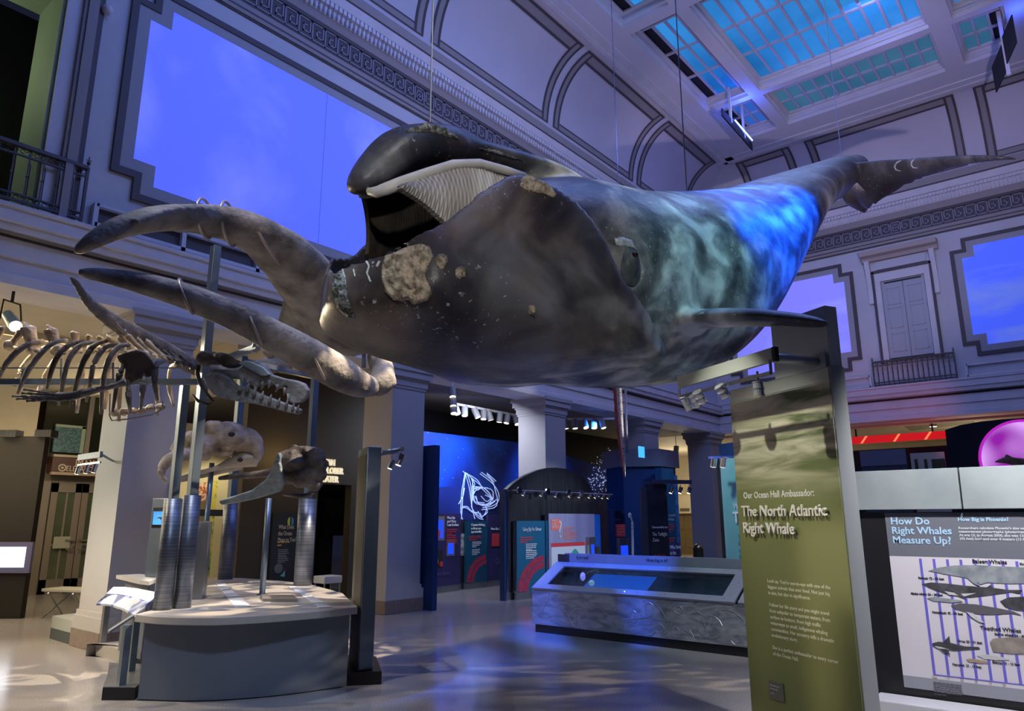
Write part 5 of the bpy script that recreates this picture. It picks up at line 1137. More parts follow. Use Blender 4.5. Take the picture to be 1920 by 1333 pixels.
xd = Vector((.80, -.6, 0)); nb = Vector((.6, .8, 0)); o = Vector((tp.x, tp.y, 0)) - xd * .24; zt2 = zrow(tp.x, tp.y, 908)
MB().obox(o, xd * .46, nb * .12, (0, 0, zt2)).build('board', mat('pylon_black', (.015, .015, .025), .35, col2=(.05, .05, .07), scale=1.2), t); MB().obox(o - xd * .16 + nb * .05, xd * .15, nb * .12, (0, 0, zt2 - .06)).build('side_wing', mat('header_grey2', (.07, .07, .09), .4), t)
fr_ = o - nb * .006
text('Descending to', .065, fr_ + xd * .05 + Vector((0, 0, zt2 - .98)), xd, UPZ, white_ink, t, .003, bold=.002); text('The Twilight\nZone', .115, fr_ + xd * .05 + Vector((0, 0, zt2 - 1.15)), xd, UPZ, mat('cream_ink', (.75, .7, .55), .6), t, .012, sx=.62, line=1.1)
lines(t, fr_ + xd * .06 + Vector((0, 0, zt2 - 1.6)), xd, 4, .34, .085, .06, red_ink, 31); lines(t, fr_ + xd * .06 + Vector((0, 0, zt2 - 1.98)), xd, 7, .34, .07, .045, white_ink, 32)
MB().obox(o + xd * .1 - nb * .1 + Vector((0, 0, zt2 + .01)), xd * .95, nb * .08, (0, 0, .09)).obox(o - xd * .1 + Vector((0, 0, zt2)), xd * .5, nb * .12, (0, 0, .05)).build('light_bar', mat('bar_violet', (.10, .10, .16), .4, .5), t)
for k in (.55, .78, 1.0): lamp(t, o + xd * k - nb * .06 + Vector((0, 0, zt2)), (-.3, .2, -1), .14, .045, .12)
tag(MB().obox(o + xd * .50 + nb * .5, xd * .2, nb * .06, (0, 0, 2.2)).build('striped_panel', mat('pale_stripe_panel', (.45, .38, .34), .5, col2=(.08, .09, .14), scale=1.2, stretch=(.1, .1, 1.4), lo=.5, hi=.52)), 'narrow pale and dark panel just right of the twilight pylon', 'panel')
# cream corridor wall fittings
def onx(p, q, X=30.95): a, c = at_x(*p, X), at_x(*q, X); return min(a.y, c.y), min(a.z, c.z), max(a.y, c.y), max(a.z, c.z)
y0, z0, y1, z1 = onx((1264, 964), (1313, 1036)); d3 = struct(MB().box(30.9, y0, 0, 31, y1, z1).build('door_3', mat('brown_door', (.13, .095, .045), .5)))
b = MB()
for yy in (y0 + .15, (y0 + y1) / 2 + .08):
    for zz in (.3, 1.1): b.box(30.87, yy, zz, 30.9, yy + (y1 - y0) / 2 - .25, zz + .65)
b.build('door_panel', MATS['brown_door'], d3); MB().box(30.86, y0 - .16, 0, 31, y0, z1 + .12).box(30.86, y1, 0, 31, y1 + .16, z1 + .12).box(30.86, y0, z1, 31, y1, z1 + .12).build('casing', cream, d3)
y0, z0, y1, z1 = onx((1245, 930), (1330, 962)); struct(MB().box(30.6, y0, z0, 31, y1, z1).build('trim_18', cream))
y0, z0, y1, z1 = onx((1256, 949), (1270, 958), 30.55); t = thing('restroom_sign', 'small dark sign with white figures on the corridor beam', 'sign', (30.5, y0, z0)); MB().box(30.52, y0, z0, 30.58, y1, z1).build('plate', black_ink, t)
for k in (.42, .30, .62): MB().box(30.50, y0 + (y1 - y0) * k - .05, z0 + .05, 30.52, y0 + (y1 - y0) * k + .03, z1 - .06).build('figure', white_ink, t)
y0, z0, y1, z1 = onx((1275, 953), (1292, 958), 30.55); tag(MB().box(30.55, y0, z0, 30.6, y1, z1).build('wall_vent', mat('vent_dark', (.10, .085, .06), .6)), 'dark slot vent on the corridor beam', 'vent')
for (x, y, d, lab) in ((1268, 846, 25, 'white can spotlight on the cream corridor ceiling, lower one'), (1301, 831, 26, 'white can spotlight on the cream corridor ceiling, upper one')):
    c = at_d(x, y, d); t = thing('can_spotlight', lab, 'spot lamp', c, 'can spotlights'); MB().cyl(c + Vector((0, 0, .12)), (c.x, c.y, 4.36), .012, 6).build('stem', plaster_pale, t); lamp(t, c + Vector((0, 0, .12)), (-.3, 0, -1), .28, .09, .06, MATS['white_housing'])
p = at_d(1308, 1010, 21); t = thing('waste_bin', 'dark round bin with a shiny dome in the cream corridor', 'bin', (p.x, p.y, 0)); MB().cyl((p.x, p.y, 0), (p.x, p.y, .72), .15, 20).build('body', mat('bin_dark', (.05, .04, .03), .4), t, smooth=False); MB().ball((p.x, p.y, .72), .145, .145, .13, 16, 10).build('dome', mat('brass', (.5, .4, .2), .2, .9), t, smooth=True)

# teal panel behind the pylon
PD = Vector((.478, .878, 0)); PNf = Vector((-.878, .478, 0))
o = at_d(1361, 1036, 10.6); o.z = 0; t = thing('teal_pylon', 'pale teal text panel half hidden behind the green pylon', 'panel', o)
zt3 = zrow(o.x, o.y, 858)
MB().obox(o, -PD * 1.6, -PNf * .12, (0, 0, zt3)).build('board', mat('aqua_panel', (.16, .42, .47), .45, col2=(.36, .60, .64), scale=1.0, stretch=(1, 1, .5)), t); MB().obox(o + PD * .002, PD * .08, -PNf * .14, (0, 0, zt3)).build('dark_edge', dark_p, t); MB().obox(o + Vector((0, 0, zt3)), -PD * 1.6, -PNf * .12, (0, 0, .2)).build('header', navy_p, t)
fo = o + PNf * .008
text('Water, Water,', .12, fo - PD * .25 + Vector((0, 0, 1.69)), -PD, UPZ, white_ink, t, .003); text('The Ocean', .22, fo - PD * .25 + Vector((0, 0, 1.50)), -PD, UPZ, white_ink, t, .02, bold=.006); text('This planet\nfrom a distance\nmost of it is\nfar from us', .10, fo - PD * .3 + Vector((0, 0, 1.28)), -PD, UPZ, teal_ink, t, .002)
c = at_d(1350, 866, 10.2)
MB().bar(at_d(1330, 858, 10.4), at_d(1400, 856, 9.4), .03).build('light_bar', chrome, t)
for x in (1338, 1356): lamp(t, at_d(x, 858, 10.3 - .02 * (x - 1338)), (.2, .3, -1), .13, .045, .05)

# oarfish hanging beyond the whale
D_ = 14.; t = thing('oarfish_model', 'long silvery speckled fish model with red fins hanging tail down', 'fish', at_d(1172, 893, D_))
pts = [(1157, 640, 12), (1159, 700, 10.5), (1161, 740, 9.5), (1164, 790, 8.5), (1168, 840, 6.2), (1171, 875, 3.5), (1172.5, 894, .8)]
P_, R_ = curve([(x, y, D_, r) for x, y, r in pts], 30)
MB().tube(P_, R_, 14, flat=.55, up=-FW).build('body', mat('oarfish_skin', (.60, .55, .52), .35, col2=(.16, .13, .13), scale=28, detail=3, lo=.50, hi=.62), t, smooth=True)
b = MB(); L = []
for i, (p, r) in enumerate(zip(P_, R_)): L.append((p - RT * r * .5, p - RT * (r * .95 + .012 + .012 * (i % 2)) , ))
b.grid([[a for a, c in L], [c for a, c in L]]); b.grid([[a + FW * .01 for a, c in L], [c + FW * .01 for a, c in L]]); b.build('red_fin', mat('fin_red', (.45, .08, .04), .5), t)
q0, q1 = at_d(1170, 640, D_), at_d(1176, 850, D_); MB().cyl(q0, q1, .022, 10).cyl(q0 , (q0.x, q0.y, ZB), .008, 6).build('hanger_rod', mat('clear_rod', (.18, .20, .34), .2, .5), t)

# ------------------------------------------------------------------ specimen tank
TX = 8.5; t = thing('specimen_tank', 'long low steel display tank with a sloping glass top', 'display case', (TX + .4, 4.8, 0))
etched = mat('etched_steel', (.20, .21, .24), .42, .4, col2=(.42, .45, .50), scale=3.2, detail=8, lo=.35, hi=.68, stretch=(1, 1, 3), bump=.15, dist=1.2)
MB().box(TX + .03, 2.4, 0, 9.2, 6.6, .11).build('kick', kick_m, t)
MB().ext([(TX, 0, .11), (9.22, 0, .11), (9.22, 0, .84), (9.06, 0, .84), (TX + .02, 0, .50), (TX, 0, .52)], (0, 4.25, 0)).v
b = MB().box(TX, 2.4, .11, TX + .03, 6.63, .575); b.box(9.17, 2.4, .11, 9.2, 6.63, .9).box(TX + .03, 6.6, .11, 9.17, 6.63, .56).box(TX + .03, 2.4, .11, 9.17, 2.43, .56); b.build('body', etched, t)
def slope(y, f, up_=0.): return Vector((TX - .01 + .62 * f, y, .578 + .33 * f + up_))
b = MB(); blue_frame = mat('frame_steel', (.32, .34, .38), .35, .3)
for (y0, y1, f0, f1) in ((3.62, 6.63, 0, .16), (3.62, 6.63, .84, 1), (6.42, 6.63, .16, .84), (3.62, 3.80, .16, .84), (2.4, 3.58, 0, .16), (2.4, 3.58, .84, 1), (3.40, 3.58, .16, .84), (2.4, 2.6, .16, .84)):
    b.ext([slope(y0, f0), slope(y1, f0), slope(y1, f1), slope(y0, f1)], (-.012, 0, .022))
b.build('glass_frame', blue_frame, t)
MB().ext([slope(6.63, 0, -.02), slope(6.63, 1, -.02), Vector((9.12, 6.63, .5)), Vector((TX, 6.63, .5))], (0, -.02, 0)).build('end_plate', etched, t)
MB().ext([slope(2.62, .14), slope(6.44, .14), slope(6.44, .86), slope(2.62, .86)], (-.003, 0, .006)).build('glass', mat('tank_glass', (.75, .9, .88), .02, trans=1.0, ior=1.15), t)
MB().ext([slope(2.5, .06, -.12), slope(4.95, .06, -.12), slope(4.95, .98, -.12), slope(2.5, .98, -.12)], (0, 0, -.01)).ext([slope(5.95, .06, -.12), slope(6.6, .06, -.12), slope(6.6, .98, -.12), slope(5.95, .98, -.12)], (0, 0, -.01)).build('tank_bed', mat('tank_green', (.012, .045, .05), .3, col2=(.02, .07, .07), scale=2), t)
MB().ext([slope(4.95, .06, -.118), slope(5.95, .06, -.118), slope(5.95, .98, -.118), slope(4.95, .98, -.118)], (0, 0, -.01)).build('reflection_panel', mat('tank_reflection', (.005, .06, .35), .3, emit=(.005, .07, .42), es=.8), t)  # added glowing panel, its blue imitates a screen mirrored in the glass
MB().ball(slope(6.0, .60, -.02), .045, .035, .06, 14, 10).build('specimen', mat('specimen_violet', (.25, .25, .75), .3, emit=(.25, .25, .9), es=.8), t, smooth=True); MB().ball(slope(5.78, .42, -.03), .042, None, None, 14, 10).build('bubble', mat('bubble_pale', (.45, .6, .65), .1, emit=(.3, .5, .6), es=.4), t, smooth=True)
b = MB()
for i in range(22): b.ball(slope(6.0 - .011 * i, .62 + .22 * math.sin(i / 21 * pi) + .03 * (i % 3), -.02), .007, None, None, 5, 4)
b.build('sucker_dots', mat('sucker_pale', (.6, .6, .5), .4), t)
b = MB()
for i in range(14): b.ball(slope(6.3 - i * .195, .08, .024), .011, .011, .006, 8, 4).ball(slope(6.3 - i * .195, .93, .024), .011, .011, .006, 8, 4)
for i in range(4): b.ball(slope(3.70, .2 + .18 * i, .024), .011, .011, .006, 8, 4).ball(slope(3.50, .2 + .18 * i, .024), .011, .011, .006, 8, 4)
b.build('rivets', chrome, t)
MB().box(9.13, 2.4, .82, 9.2, 6.5, 1.055).build('sign_rail', mat('rail_grey', (.19, .23, .29), .45, .3, col2=(.26, .30, .36), scale=1.5), t); MB().box(9.12, 6.42, .83, 9.13, 6.62, 1.04).build('rail_end', dark_p, t)
for y, s in ((6.28, 'Is it real?'), (5.12, 'How big is it?')):
    text(s, .06, (9.118, y, .985), (0, -1, 0), UPZ, mat('navy_ink', (.02, .03, .06), .5), t, .002); lines(t, (9.118, y - .28, .90), (0, -1, 0), 1, 1.1, .04, .04, grey_ink, 40); lines(t, (9.118, y - .28, .865), (0, -1, 0), 1, .9, .04, .03, grey_ink, 41)
rnd = random.Random(11); b = MB()
for i in range(34):
    y = rnd.uniform(3.2, 6.45); z = rnd.uniform(.18, .5); L = rnd.uniform(.15, .5); a = rnd.uniform(-2.6, 2.6); kk = rnd.uniform(-5, 5); pts = []
    for s in range(12): y += L / 12 * math.cos(a); z += L / 12 * math.sin(a); a += kk * L / 12; pts.append((TX - .001, max(2.6, min(6.58, y)), max(.13, min(.56, z))))
    b.tube(pts, .0045, 5)
b.build('etched_tentacles', mat('etched_line', (.42, .46, .50), .35, .7), t)
b = MB()
for (y, z, ry, rz) in ((4.75, .44, .06, .08), (4.98, .33, .05, .07), (4.62, .22, .06, .05), (4.4, .2, .05, .06), (5.1, .2, .04, .05), (4.35, .46, .06, .05), (3.95, .3, .16, .13)): b.tube([(TX - .001, y + ry * math.cos(g * .42), z + rz * math.sin(g * .42)) for g in range(16)], .005, 5)
b.build('etched_squid', MATS['etched_line'], t)
# ------------------------------------------------------------------ green ambassador pylon
PR = Vector((5.31, 1.45, 0))
def pp(a, z, o=0.): return PR + PD * a + PNf * o + Vector((0, 0, z))
gm = bpy.data.materials.new('ambassador_graphic'); gm.use_nodes = True
def green_nodes():
    nt = gm.node_tree; B = nt.nodes['Principled BSDF']; N = nt.nodes.new; K = nt.links.new
    tc = N('ShaderNodeTexCoord'); mp = N('ShaderNodeMapping'); mp.inputs['Rotation'].default_value = (.42, 0, 0); mp.inputs['Scale'].default_value = (.6, .9, 5); K(tc.outputs['Object'], mp.inputs[0])
    nz = N('ShaderNodeTexNoise'); nz.inputs['Scale'].default_value = 1.6; nz.inputs['Detail'].default_value = 7; nz.inputs['Distortion'].default_value = .6; K(mp.outputs[0], nz.inputs['Vector'])
    rp = N('ShaderNodeValToRGB'); e = rp.color_ramp.elements; e[0].position = .38; e[0].color = (.085, .115, .05, 1); e[1].position = .60; e[1].color = (.60, .57, .46, 1); K(nz.outputs[0], rp.inputs[0])
    sx = N('ShaderNodeSeparateXYZ'); K(tc.outputs['Object'], sx.inputs[0])
    mr = N('ShaderNodeMapRange'); mr.interpolation_type = 'SMOOTHSTEP'; mr.inputs['From Min'].default_value = 1.62; mr.inputs['From Max'].default_value = 2.12; K(sx.outputs[2], mr.inputs[0])
    lo = N('ShaderNodeRGB'); lo.outputs[0].default_value = (.165, .19, .075, 1)
    mx = N('ShaderNodeMix'); mx.data_type = 'RGBA'; K(mr.outputs[0], mx.inputs[0]); K(lo.outputs[0], mx.inputs[6]); K(rp.outputs[0], mx.inputs[7])
    K(mx.outputs[2], B.inputs['Base Color']); B.inputs['Roughness'].default_value = .5
green_nodes()
t = thing('ambassador_pylon', 'tall green wave-printed pylon headed The North Atlantic Right Whale', 'pylon', PR)
mp_ = mat('pylon_steel', (.40, .43, .45), .38, .45)
b = MB().obox(pp(-.012, 0, -.14), PD * 1.10, PNf * .135, (0, 0, 2.615)); b.build('body', mp_, t, bevel=.004)
MB().obox(pp(.0, .0, -.004), PD * 1.082, PNf * .008, (0, 0, 2.50)).build('graphic_face', gm, t)
MB().obox(pp(0, 2.51, -.004), PD * 1.08, PNf * .006, (0, 0, .09)).build('cap_strip', mp_, t)
MB().obox(pp(-.005, 2.615, -.13), PD * .56, PNf * .11, (0, 0, .45)).build('upper_block', mat('block_grey', (.50, .53, .57), .6), t)
text('Our Ocean Hall Ambassador:', .072, pp(1.0, 1.712, .005), -PD, UPZ, white_ink, t, .001, sx=.88, bold=.0008)
raised = mat('raised_letters', (.78, .76, .74), .5)
text('The North Atlantic', .118, pp(1.0, 1.572, .03), -PD, UPZ, raised, t, .007, sx=.96, bold=.0012); text('Right Whale', .118, pp(1.0, 1.442, .03), -PD, UPZ, raised, t, .007, sx=.96, bold=.0012)
para = 'Look up. You\'re eye-to-eye with one of the\nbiggest animals that ever lived. Not just big\nin size, but also in significance.\n\nFollow her life story and you might travel\nfrom subpolar to temperate waters, from\nsurface to bottom, from high traffic\nwaterways to small, indigenous whaling\ncommunities. Her ancestry tells a dramatic\nevolutionary story.\n\nShe is a perfect ambassador to every corner\nof the Ocean Hall.'
text(para, .036, pp(.795, 1.078, .005), -PD, UPZ, mat('pale_ink', (.62, .64, .55), .6), t, .0008, line=1.21, sx=.98, bold=.0004)
MB().obox(pp(.86, .245, .004), -PD * .155, PNf * .008, (0, 0, .125)).build('plaque', mat('plaque_grey', (.16, .17, .17), .4, .5), t); lines(t, pp(.845, .335, .013), -PD, 2, .12, .024, .016, grey_ink, 50); lines(t, pp(.845, .28, .013), -PD, 1, .09, .02, .012, grey_ink, 51)
t = thing('light_arm', 'grey flat bar and track with clear lamps over the green pylon', 'light arm', pp(.2, 2.55, .4), 'pylon light arms')
def arm_pt(x, y, o):                        # point of the picture ray in the plane o in front of the pylon face
    r = ray(x, y); k = ((PR - EYE).dot(PNf) + o) / r.dot(PNf); return EYE + r * k
OF = .5
a0, a1 = arm_pt(1447, 668, OF), arm_pt(1270, 714, OF); zb_ = (a0.z + a1.z) / 2; a0.z = a1.z = zb_
MB().obox(a0 - Vector((0, 0, .048)), a1 - a0, -PNf * .035, (0, 0, .096)).build('bar', mat('bar_grey', (.33, .36, .36), .45, .4), t); MB().obox(a0 - Vector((0, 0, .05)) - PD * .03, PD * .028, -PNf * .037, (0, 0, .1)).build('end_cap', black, t)
MB().cyl(a0 + PD * .08 - PNf * .02, pp((a0 - PR).dot(PD) + .08, zb_, 0), .034, 16).build('arm_tube', mp_, t, smooth=True)
MB().obox(pp((a0 - PR).dot(PD) + .0, zb_ - .05, .002), PD * .16, PNf * .02, (0, 0, .1)).build('mount_plate', mp_, t)
tz = zb_ - .125; k0, k1 = a0 + PD * .02, a1 - PD * .02; k0.z = k1.z = tz
MB().bar(k0, k1, .024, .022).build('track', chrome, t)
for p in (k0, k1): MB().cyl(p, p + Vector((0, 0, .09)), .011, 8).build('hanger', chrome, t)
clear = mat('lamp_clear', (.55, .58, .66), .12, .75)
def big_lamp(x, o, aim, hang):
    a = (arm_pt(x, 700, OF) - PR).dot(PD); p = pp(a, tz, OF - .0); aim = Vector(aim).normalized()
    l = MB().cyl(p + Vector((0, 0, .035)), p - Vector((0, 0, hang)), .009, 8).build('lamp_stem', chrome, t)
    c = p - Vector((0, 0, hang + .04)); b = MB().tube([c - aim * .05, c + aim * .055], .036, 16, cap=False)
    s = aim.orthogonal().normalized()
    for q in (-.045, 0, .05): b.tube([c + aim * (q - .004), c + aim * (q + .004)], .040, 16)
    o_ = b.build('lamp_cage', clear, t, smooth=False); MB().ball(c + aim * .01, .022, None, None, 10, 8).build('bulb', white_lamp, o_, smooth=True)
for x, aim, h in ((1420, (-.05, -.05, -1), .05), (1285, (.5, -.25, -1), .03), (1301, (.7, -.3, -1), .02), (1309, (.8, -.2, -1), .0), (1352, (.8, -.4, -1), .0)): big_lamp(x, 0, aim, h)

# ------------------------------------------------------------------ whale size chart
CX = 6.46
def cp(x, y, o=.010): return at_x(x, y, CX - o)
t = thing('whale_chart', 'wall chart comparing whale sizes headed How Do Right Whales Measure Up?', 'chart', (CX, .6, 0))
MB().box(CX, -.6, 0, CX + .08, 1.68, 1.60).build('backing', mat('chart_black', (.012, .012, .014), .4), t)
MB().box(CX - .006, -.6, .36, CX, 1.447, 1.27).build('chart_field', mat('chart_white', (.66, .63, .70), .45, col2=(.72, .69, .74), scale=1.2), t)
MB().box(CX - .007, -.6, 1.265, CX, 1.447, 1.595).build('header_band', mat('chart_grey', (.16, .17, .21), .4), t); MB().box(CX - .007, -.6, .30, CX, 1.447, .385).build('footer_band', mat('chart_footer', (.30, .31, .36), .4), t)
Y_ = (0, -1, 0)
text('How Do\nRight Whales\nMeasure Up?', .077, cp(1670, 983), Y_, UPZ, mat('pale_blue_ink', (.42, .66, .88), .5), t, .001, line=.94, bold=.0015)
text('How Big is Phoenix?', .039, cp(1796, 977), Y_, UPZ, MATS['pale_blue_ink'], t, .001, bold=.001)
text('Researchers calculate Phoenix\'s size using\nmeasurement photographs (photogrammetry).\nAt age 13, in August 2000, she was 13.1 meters\n(43 feet) long and over 4 meters (13 feet) wide.', .026, cp(1797, 992), Y_, UPZ, mat('chart_text_pale', (.6, .64, .68), .5), t, .0008, line=1.0, bold=.0008)
bar_m = mat('chart_bar', (.16, .14, .62), .5); b = MB()
for xt, xb in ((1725, 1752), (1750, 1778), (1775, 1804), (1800, 1830), (1825, 1857), (1850, 1884), (1877, 1911), (1904, 1938)):
    a, c = at_x(xt, 1043, CX - .007), at_x(xb, 1262, CX - .007); b.box(CX - .008, c.y - .009, .42, CX - .005, c.y + .009, 1.25)
b.build('scale_bars', bar_m, t)
a, c = cp(1752, 1260), cp(1935, 1283); MB().box(CX - .009, -.6, .412, CX - .006, a.y + .01, .418).build('scale_axis', bar_m, t)
for x, y, s in ((1748, 1265, 'Feet'), (1775, 1267, '10'), (1801, 1270, '20'), (1827, 1273, '30'), (1854, 1277, '40'), (1880, 1280, '50')): text(s, .02, cp(x, y + 6), Y_, UPZ, mat('ochre_ink', (.3, .2, .06), .5), t, .0006)
for x, y, s, sz in ((1823, 1055, 'Baleen Whales', .036), (1838, 1180, 'Toothed Whales', .036), (1722, 1085, 'Finback: 72 - 82 feet', .021), (1708, 1114, 'Minke whale: 26 - 30 feet', .021), (1748, 1149, 'Humpback: 42 - 50 feet', .021), (1796, 1203, 'Orca: 23 - 31 feet', .021), (1865, 1190, 'Sperm whale: 36 - 60 feet', .021), (1786, 1247, 'Narwhal: 13 - 15 feet', .021), (1861, 1243, 'Beluga: 13 - 15 feet', .021), (1912, 1059, 'Blue whale: 75 - 85 feet', .021)):
    text(s, sz, cp(x, y), Y_, UPZ, black_ink, t, .0006, bold=.0008)
lines(t, cp(1750, 1280, .009), Y_, 6, .20, .016, .011, mat('grey_dark_ink', (.10, .10, .12), .6), 61)
def whale_print(P_, m, nm, o=.009):
    return MB().ext([cp(x, y, o) for x, y in P_], (-.002, 0, 0)).build(nm, m, t)
slate = mat('print_slate', (.20, .23, .26), .5, col2=(.34, .37, .40), scale=14); ink_d = mat('print_dark', (.035, .035, .045), .5, col2=(.10, .10, .11), scale=12); belly = mat('print_belly', (.6, .6, .6), .5)
whale_print([(1741, 1070), (1760, 1064), (1790, 1060), (1830, 1059), (1880, 1062), (1935, 1064), (1935, 1094), (1890, 1094), (1850, 1092), (1838, 1096), (1835, 1093), (1822, 1086), (1800, 1081), (1770, 1076)], slate, 'whale_figure')
whale_print([(1812, 1082), (1828, 1087), (1838, 1099), (1826, 1094)], slate, 'flipper_figure', .011)
whale_print([(1728, 1095), (1745, 1092), (1775, 1094), (1810, 1098), (1850, 1101), (1858, 1096), (1862, 1102), (1890, 1106), (1917, 1106), (1912, 1113), (1895, 1110), (1860, 1115), (1820, 1120), (1785, 1116), (1755, 1107)], ink_d, 'whale_figure')
whale_print([(1770, 1108), (1800, 1113), (1830, 1112), (1810, 1118), (1780, 1115)], belly, 'belly_figure', .012); whale_print([(1782, 1106), (1798, 1110), (1812, 1122), (1798, 1117)], ink_d, 'flipper_figure', .013)
whale_print([(1738, 1121), (1752, 1119), (1775, 1122), (1800, 1125), (1806, 1128), (1785, 1130), (1765, 1128), (1750, 1127)], slate, 'whale_figure')
whale_print([(1783, 1135), (1800, 1131), (1830, 1133), (1870, 1140), (1900, 1146), (1915, 1153), (1895, 1150), (1870, 1152), (1840, 1152), (1810, 1147), (1790, 1141)], mat('print_humpback', (.12, .11, .13), .5), 'whale_figure'); whale_print([(1812, 1147), (1825, 1150), (1846, 1168), (1836, 1166), (1820, 1156)], belly, 'flipper_figure', .012)
whale_print([(1875, 1127), (1890, 1120), (1935, 1118), (1935, 1146), (1905, 1144), (1885, 1138)], ink_d, 'whale_figure')
whale_print([(1748, 1206), (1760, 1203), (1768, 1204), (1780, 1192), (1782, 1205), (1810, 1212), (1835, 1213), (1838, 1217), (1815, 1218), (1790, 1220), (1765, 1216), (1750, 1212)], ink_d, 'whale_figure'); whale_print([(1752, 1211), (1765, 1213), (1780, 1218), (1768, 1218), (1756, 1214)], belly, 'belly_figure', .012); whale_print([(1762, 1216), (1776, 1217), (1782, 1228), (1768, 1222)], ink_d, 'flipper_figure', .013)
whale_print([(1856, 1204), (1862, 1197), (1890, 1195), (1935, 1196), (1935, 1226), (1900, 1226), (1880, 1224), (1862, 1222)], mat('print_sperm', (.22, .19, .17), .5, col2=(.36, .31, .27), scale=12), 'whale_figure')
whale_print([(1812, 1236), (1825, 1235), (1850, 1240), (1852, 1244), (1835, 1243), (1815, 1240)], mat('print_narwhal', (.38, .28, .2), .5), 'whale_figure'); whale_print([(1832, 1229), (1850, 1227), (1885, 1233), (1893, 1237), (1870, 1238), (1845, 1235)], mat('print_beluga', (.55, .55, .55), .5), 'whale_figure')
tag(MB().box(6.16, -.6, 0, 6.44, 1.62, .245).build('chart_ledge', mat('ledge_white', (.62, .62, .66), .4), bevel=.01), 'white ledge along the floor under the whale chart', 'ledge')
slab_m = mat('slate_slab', (.22, .26, .27), .5, .25, col2=(.28, .32, .33), scale=3)
for (y0, y1, lab) in ((.902, 1.66, 'flat grey metal slab over the chart, nearest the green pylon'), (-.6, .892, 'flat grey metal slab over the chart, at the right edge of view')):
    tag(MB().ext([(CX - .06, y0, 1.62), (CX + .05, y0, 1.62), (CX + .05, y0, 1.93), (CX - .02, y0, 1.93)], (0, y1 - y0, 0)).build('header_slab', slab_m, bevel=.004), lab, 'panel', 'grey header slabs')

# ------------------------------------------------------------------ gallery beyond on the right
GX = 12.0
t = thing('porthole_exhibit', 'dark exhibit wall with a glowing magenta porthole and a fish', 'exhibit', (GX, 0, 0))
P_ = [(1775, 884), (1772, 806), (1800, 797), (1840, 790), (1880, 786), (1925, 783), (1990, 783), (1990, 884)]; q = [at_x(x, y, GX) for x, y in P_]; lo = [Vector((p.x, p.y, 0)) for p in (q[-1], q[0])]
MB().ext(q[1:-1] + lo, (.12, 0, 0)).build('wall', mat('night_wall', (.010, .010, .022), .4), t)
c = at_x(1922, 860, GX - .02); r = 74 * ((c - EYE).dot(FW)) / FPX
def disc(R, x, th): return MB().ext([(x, c.y + R * math.cos(2 * pi * k / 48), c.z + R * math.sin(2 * pi * k / 48)) for k in range(48)], (th, 0, 0))
disc(r, GX - .03, .028).build('porthole_rim', mat('magenta_rim', (.4, .02, .4), .4, emit=(.5, .02, .5), es=.9), t); disc(r * .93, GX - .035, .005).build('porthole_light', mat('magenta_light', (.30, .015, .36), .4, col2=(.75, .38, .9), scale=1.6, emit=(.6, .1, .7), es=.95, detail=1, lo=.38, hi=.62), t)
K_ = [(1866, 866, 1), (1876, 864, 4), (1890, 863, 7), (1905, 866, 8), (1918, 866, 7), (1930, 864, 4), (1945, 862, 2)]; dd = (c - EYE).dot(FW) - .3
PP, RR = curve([(x, y, dd, r_) for x, y, r_ in K_], 16); fb = MB().tube(PP, RR, 12, flat=.6).ext([at_d(x, y, dd) for x, y in ((1885, 858), (1888, 852), (1898, 857))], FW * .02).ext([at_d(x, y, dd) for x, y in ((1900, 872), (1908, 880), (1914, 871))], FW * .02)
tag(fb.build('fish_model', mat('fish_brown', (.28, .18, .10), .5, col2=(.45, .32, .2), scale=12), smooth=True), 'brown fish model hanging before the magenta porthole', 'fish')
a, c2 = at_x(1608, 829, 23.6), at_x(1774, 817, 23.6); t = thing('red_light_rail', 'glowing red light rail under the gallery ceiling', 'light rail', (a + c2) / 2)
MB().box(23.55, c2.y, 3.77, 23.65, a.y + .6, 3.985).build('rail', mat('red_glow', (.4, .01, .01), .4, emit=(.6, .008, .012), es=.8), t); MB().box(23.58, c2.y + .3, 3.98, 23.62, c2.y + .34, 4.362).box(23.58, a.y, 3.98, 23.62, a.y + .04, 4.362).build('hanger', black, t)
for x in (1619, 1681, 1740): p = at_x(x, 824, 23.53); MB().ext([(23.53, p.y + .10, 3.77), (23.53, p.y + .04, 3.77), (23.53, p.y - .12, 3.985), (23.53, p.y - .06, 3.985)], (.02, 0, 0)).build('orange_brace', mat('orange_glow', (.9, .25, .1), .4, emit=(1, .25, .1), es=1.0), t)
tag(MB().box(23.9, -2.0, 0, 24.05, 6.9, 3.6).build('dark_partition', dark_room), 'black partition below the red light rail', 'partition')
y0, z0, y1, z1 = onx((1612, 846), (1704, 900), 18.); tag(MB().box(18, y0, 0, 18.1, y1, z1).build('grey_partition', mat('part_grey', (.05, .06, .09), .5)), 'low blue-grey partition top above the chart slabs, left', 'partition'); MB().box(17.97, y0, z1 - .35, 18.0, y1, z1).build('partition_cap', mat('part_cap', (.13, .15, .22), .5), bpy.data.objects['grey_partition'])
y0, z0, y1, z1 = onx((1706, 850), (1776, 900), 19.); t = thing('pale_partition', 'pale low partition with dark windows beside the porthole wall', 'partition', (19, y0, 0)); MB().box(19, y0, 0, 19.1, y1, z1).build('board', cream, t)
for xa, xb in ((1714, 1722), (1732, 1740), (1746, 1774)): a_, b_, c_, d_ = onx((xa, 861), (xb, 882), 18.97); MB().box(18.97, a_, b_, 19.0, c_, d_).build('window', mat('dark_olive', (.06, .05, .02), .5), t)
y0, z0, y1, z1 = onx((1700, 792), (1815, 806), 24.); 
